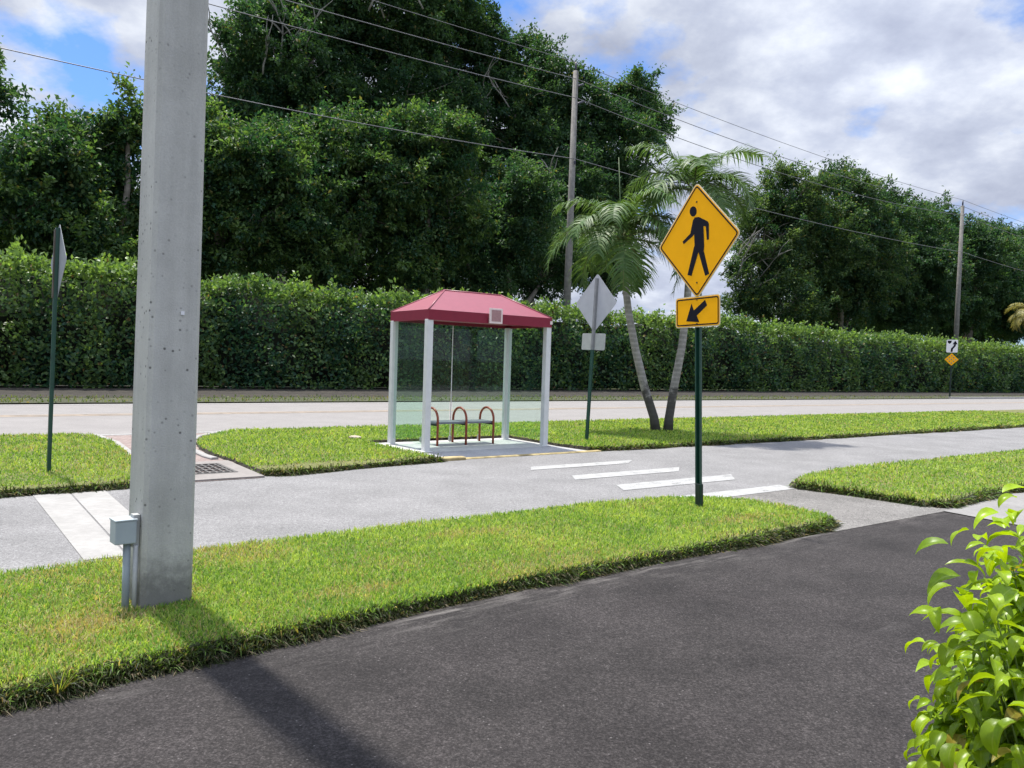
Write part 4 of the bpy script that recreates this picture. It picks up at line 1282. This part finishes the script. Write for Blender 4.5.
def frond_mesh(L, droop, elev, az, seed, lw=0.038, ll=0.58, c1=(0.05, 0.115, 0.028), c2=(0.115, 0.185, 0.058), twist=0.0):
    r = np.random.default_rng(seed)
    K = 30
    dirh = np.array([math.cos(az), math.sin(az), 0]); up = np.array([0, 0, 1.0])
    sd = np.array([-math.sin(az), math.cos(az), 0])
    pts, tan = [], []
    p = np.zeros(3)
    for i in range(K + 1):
        u = i / K
        a = elev - droop * u ** 1.35
        tv = dirh * math.cos(a) + up * math.sin(a)
        pts.append(p.copy()); tan.append(tv)
        p = p + tv * L / K
    V, T, C = [], [], []
    # rachis strip
    for i in range(K):
        w_ = 0.022 * (1 - 0.8 * i / K)
        b0 = len(V)
        w2 = 0.022 * (1 - 0.8 * (i + 1) / K)
        V += [pts[i] - sd * w_, pts[i] + sd * w_, pts[i + 1] + sd * w2, pts[i + 1] - sd * w2, pts[i] - up * w_, pts[i + 1] - up * w2]
        T += [(b0, b0 + 1, b0 + 2), (b0, b0 + 2, b0 + 3), (b0 + 1, b0 + 4, b0 + 5), (b0 + 1, b0 + 5, b0 + 2), (b0 + 4, b0, b0 + 3), (b0 + 4, b0 + 3, b0 + 5)]
        C += [np.array([0.16, 0.18, 0.07])] * 6
    # leaflets
    M_ = 50
    for q in range(M_):
        u = 0.13 + 0.87 * q / (M_ - 1)
        x = u * K; i = min(int(x), K - 1); f = x - i
        p0 = pts[i] * (1 - f) + pts[i + 1] * f; tv = tan[i]
        nrm = np.cross(tv, sd); nrm = nrm if nrm[2] > 0 else -nrm
        for sg_ in (-1, 1):
            ln = ll * (0.55 + 0.6 * math.sin(math.pi * min(1, u * 0.95 + 0.1))) * r.uniform(0.85, 1.1)
            d = sd * sg_ * r.uniform(0.75, 1.0) + tv * r.uniform(0.35, 0.7) + nrm * r.uniform(-0.05, 0.35)
            d /= np.linalg.norm(d)
            seg = 3
            base = len(V); pp = p0.copy(); dd = d.copy()
            wv = np.cross(dd, nrm); wv /= max(np.linalg.norm(wv), 1e-6)
            a = r.random(); c = (np.array(c1) * (1 - a) + np.array(c2) * a) * r.uniform(0.85, 1.15)
            for j in range(seg + 1):
                w_ = lw * 0.5 * (1 - (j / seg) ** 1.5 * 0.92)
                V += [pp - wv * w_, pp + wv * w_]; C += [c, c]
                pp = pp + dd * ln / seg
                dd = dd + np.array([0, 0, -0.52]) * r.uniform(0.7, 1.2); dd /= np.linalg.norm(dd)
            for j in range(seg):
                b0 = base + 2 * j
                T += [(b0, b0 + 1, b0 + 3), (b0, b0 + 3, b0 + 2)]
    return np.array(V), np.array(T), np.array(C)


def palm(label, base, path, fronds, seed, r0=0.095, r1=0.066, spear=None, **kw):
    t = empty('palm_tree', base)
    pts = [Vector(p) for p in path]
    rad = [r0 * 1.25] + [r0 + (r1 - r0) * i / (len(pts) - 2) for i in range(len(pts) - 1)]
    MB().tube(pts, rad, 14).build('trunk', M['palm_trunk'], t)
    top = pts[-1]
    tv = (pts[-1] - pts[-2]).normalized()
    MB().tube([top - tv * 0.02, top + tv * 0.25, top + tv * 0.5], [r1 * 1.05, r1 * 1.2, r1 * 0.5], 12).build('crownshaft', M['crownshaft'], t)
    hub = np.array(top + tv * 0.42)
    for i, (az, el, L, dr) in enumerate(fronds):
        V, T, C = frond_mesh(L, dr, el, az, seed * 100 + i, **kw)
        link('frond', np_mesh('frond', V + hub, T, C), M['palm_leaf'], t)
    if spear:
        MB().tube([Vector(hub), Vector(hub) + Vector(spear)], [0.022, 0.006], 6).build('spear_leaf', M['crownshaft'], t)
    return tag(t, label, 'palm', kw.get('group'))


M['crownshaft'] = plain('green_crownshaft', (0.10, 0.15, 0.06), 0.5, var=0.25)
rr = random.Random(5)


def frond_set(k, L, el0, el1, dr, seed):
    q = random.Random(seed); out = []
    for i in range(k):
        out.append((i * 2.399963 + q.uniform(-0.2, 0.2), el0 + (el1 - el0) * ((i + 0.5) / k) + q.uniform(-0.1, 0.1), L * q.uniform(0.85, 1.1), dr * q.uniform(0.8, 1.15)))
    return out


B = P(12.36, 11.62, 0.0)
palm('left palm of the leaning pair, trunk tilted left under drooping fronds', B,
     [(0, 0, -0.05), (-0.07, 0, 0.35), (-0.30, 0, 1.0), (-0.52, 0, 1.8), (-0.70, 0, 2.6), (-0.82, 0, 3.4), (-0.86, 0, 3.75)],
     frond_set(19, 1.85, -0.05, 1.3, 2.3, 1), 1, spear=(-0.12, 0, 1.75))
B = P(12.58, 11.50, 0.0)
palm('right palm of the leaning pair, taller with its crown behind the amber sign', B,
     [(0, 0, -0.05), (0.02, 0, 0.35), (0.10, 0, 1.0), (0.24, 0, 1.9), (0.32, 0, 2.9), (0.34, 0, 3.8), (0.36, 0, 4.85)],
     [(0.1, 1.15, 1.9, 1.6), (3.0, 1.20, 1.8, 1.5), (0.35, 0.85, 1.8, 2.2), (2.75, 0.85, 1.8, 2.2), (-0.6, 0.55, 1.6, 2.2), (3.8, 0.55, 1.6, 2.2),
      (1.6, 1.15, 1.5, 1.5), (-1.7, 1.0, 1.5, 2.0), (2.2, 0.45, 1.6, 2.0), (0.0, 0.25, 1.5, 1.9), (3.2, 0.15, 1.5, 1.8), (0.9, 0.6, 1.6, 2.0), (-1.2, 0.2, 1.4, 1.8)], 2, ll=0.66)
pc, _ = at_n(1032, 308, 26.0)
palm('golden-tinged palm cut by the right frame edge in front of the wood', Vector((pc.x, pc.y, 0)),
     [(0, 0, 0), (0.03, 0, 1.2), (0.0, 0, 2.6), (0.0, 0, pc.z - 1.0)],
     frond_set(20, 2.1, -0.2, 1.3, 2.0, 3), 3, r0=0.2, r1=0.15, lw=0.06, ll=0.7, c1=(0.16, 0.17, 0.05), c2=(0.34, 0.29, 0.09))

# ---- glossy shrub in the foreground corner


def leaf_template(nl=8, nw=5):
    V, acr = [], []
    for i in range(nl + 1):
        u = i / nl
        wdt = 0.53 * (math.sin(math.pi * u ** 0.70) ** 0.92) * (1 - 0.22 * u)
        if i == nl: wdt = 0.004
        if i == 0: wdt = 0.02
        for j in range(nw):
            x = (j / (nw - 1) - 0.5) * 2
            V.append((u, x * wdt, abs(x) ** 1.3 * wdt * 0.42)); acr.append(abs(x))
    T = []
    for i in range(nl):
        for j in range(nw - 1):
            a = i * nw + j
            T.append((a, a + nw, a + nw + 1, a + 1))
    return np.array(V), np.array(T), np.array(acr)


LV, LT, LA = leaf_template()
SH = Vector((1.175, 1.50, 0.0))
t = empty('foreground_shrub', SH)
Vs, Ts, Cs, As, off = [], [], [], [], 0
r = np.random.default_rng(77)
mb = MB()
shoots = []
cen = np.array([0.0, 0.0, 0.66]); rad3 = np.array([0.30, 0.36, 0.50])
for i in range(720):
    d = rdir(1, r)[0]
    if d[2] < -0.75: continue
    e_ = r.uniform(0.5, 1.02) ** 0.7
    tipp = cen + d * rad3 * e_
    if tipp[2] < 0.12: continue
    st = np.array([0, 0, 0.25]) + (tipp - np.array([0, 0, 0.25])) * 0.35
    shoots.append((st, tipp, d, e_))
for px_, py_, dy in ((955, 550, -0.02), (1012, 520, 0.08), (1000, 500, 0.1), (1020, 505, 0.05), (940, 610, 0.0), (958, 590, -0.05), (950, 690, -0.05), (935, 742, 0.0), (975, 535, 0.0), (990, 550, -0.05), (1010, 560, -0.1), (990, 600, -0.15), (1020, 610, -0.2), (1010, 680, -0.25), (975, 560, 0.02), (985, 640, -0.12), (1000, 700, -0.2), (945, 650, -0.08), (960, 745, -0.15)):
    dd = ray(px_, py_); k = (1.42 + dy) / dd.y
    q = np.array([dd.x * k, dd.y * k, CZ + dd.z * k]) - np.array(SH)
    d = (q - cen) / rad3; d /= np.linalg.norm(d)
    shoots.append((np.array([0, 0, 0.25]) + (q - np.array([0, 0, 0.25])) * 0.4, q, d, 1.0))
for st, tipp, d, e_ in shoots:
    ctrl = (st + tipp) / 2 + np.array([0, 0, 0.03])
    line = [st, 0.5625 * ctrl * 0 + (st * 0.25 + ctrl * 0.5 + tipp * 0.25), st * 0.0625 + ctrl * 0.375 + tipp * 0.5625]
    mb.tube([Vector(p) for p in line], [0.003, 0.0022, 0.001], 5)
    k = r.integers(13, 19)
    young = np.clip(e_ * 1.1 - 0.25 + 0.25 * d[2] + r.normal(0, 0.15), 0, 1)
    for j in range(k):
        u = 0.12 + 0.90 * j / (k - 1)
        p = (st * (1 - u) ** 2 + 2 * ctrl * u * (1 - u) + tipp * u * u)
        az = j * 2.4 + r.uniform(-0.4, 0.4)
        outv = np.array([math.cos(az), math.sin(az), 0]) * 0.9 + d * 0.55 + np.array([0, 0, r.uniform(-0.45, 0.3)])
        outv /= np.linalg.norm(outv)
        L = r.uniform(0.040, 0.084) * (1 - 0.2 * (j == k - 1)); Wd = L * r.uniform(0.38, 0.50)
        upv = np.array([0, 0, 1.0]) + rdir(1, r)[0] * 0.35
        sd = np.cross(upv, outv); sd /= np.linalg.norm(sd); nn = np.cross(outv, sd)
        dr = r.uniform(0.9, 2.3)     # droop
        # bend the template along an arc
        u_ = LV[:, 0]; ang = dr * u_
        along = np.where(np.abs(dr) > 1e-3, np.sin(ang) / dr, u_); down = (1 - np.cos(ang)) / dr
        nx = np.sin(ang); nz = np.cos(ang)
        h_ = LV[:, 2] * Wd + L * 0.035 * np.sin(u_ * 7 + r.uniform(0, 6)) * LV[:, 1] * 2
        V = p + outv * 0.008 + outv * (along * L + nx * h_)[:, None] + nn * (-down * L + nz * h_)[:, None] + sd * (LV[:, 1] * Wd)[:, None]
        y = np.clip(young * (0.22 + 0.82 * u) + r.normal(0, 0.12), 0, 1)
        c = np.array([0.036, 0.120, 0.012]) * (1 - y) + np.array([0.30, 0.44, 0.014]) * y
        Vs.append(V); Ts.append(LT + off); c = c * r.uniform(0.75, 1.12)
        if r.random() < 0.035: c = np.array([0.36, 0.30, 0.05]) * r.uniform(0.6, 1)
        Cs.append(np.tile(c, (len(V), 1))); As.append(LA); off += len(V)
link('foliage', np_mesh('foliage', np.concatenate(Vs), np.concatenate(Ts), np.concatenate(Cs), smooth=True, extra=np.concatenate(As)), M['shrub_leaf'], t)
for k in range(7):
    a = k * 0.9
    mb.tube([Vector((0.02 * math.cos(a), 0.02 * math.sin(a), 0)), Vector((0.06 * math.cos(a), 0.06 * math.sin(a), 0.3)), Vector((0.13 * math.cos(a), 0.13 * math.sin(a), 0.7))], [0.012, 0.009, 0.005], 7)
mb.build('stems', M['twig'], t)
tag(t, 'glossy yellow-green shrub in the lower right corner beside the driveway', 'shrub')
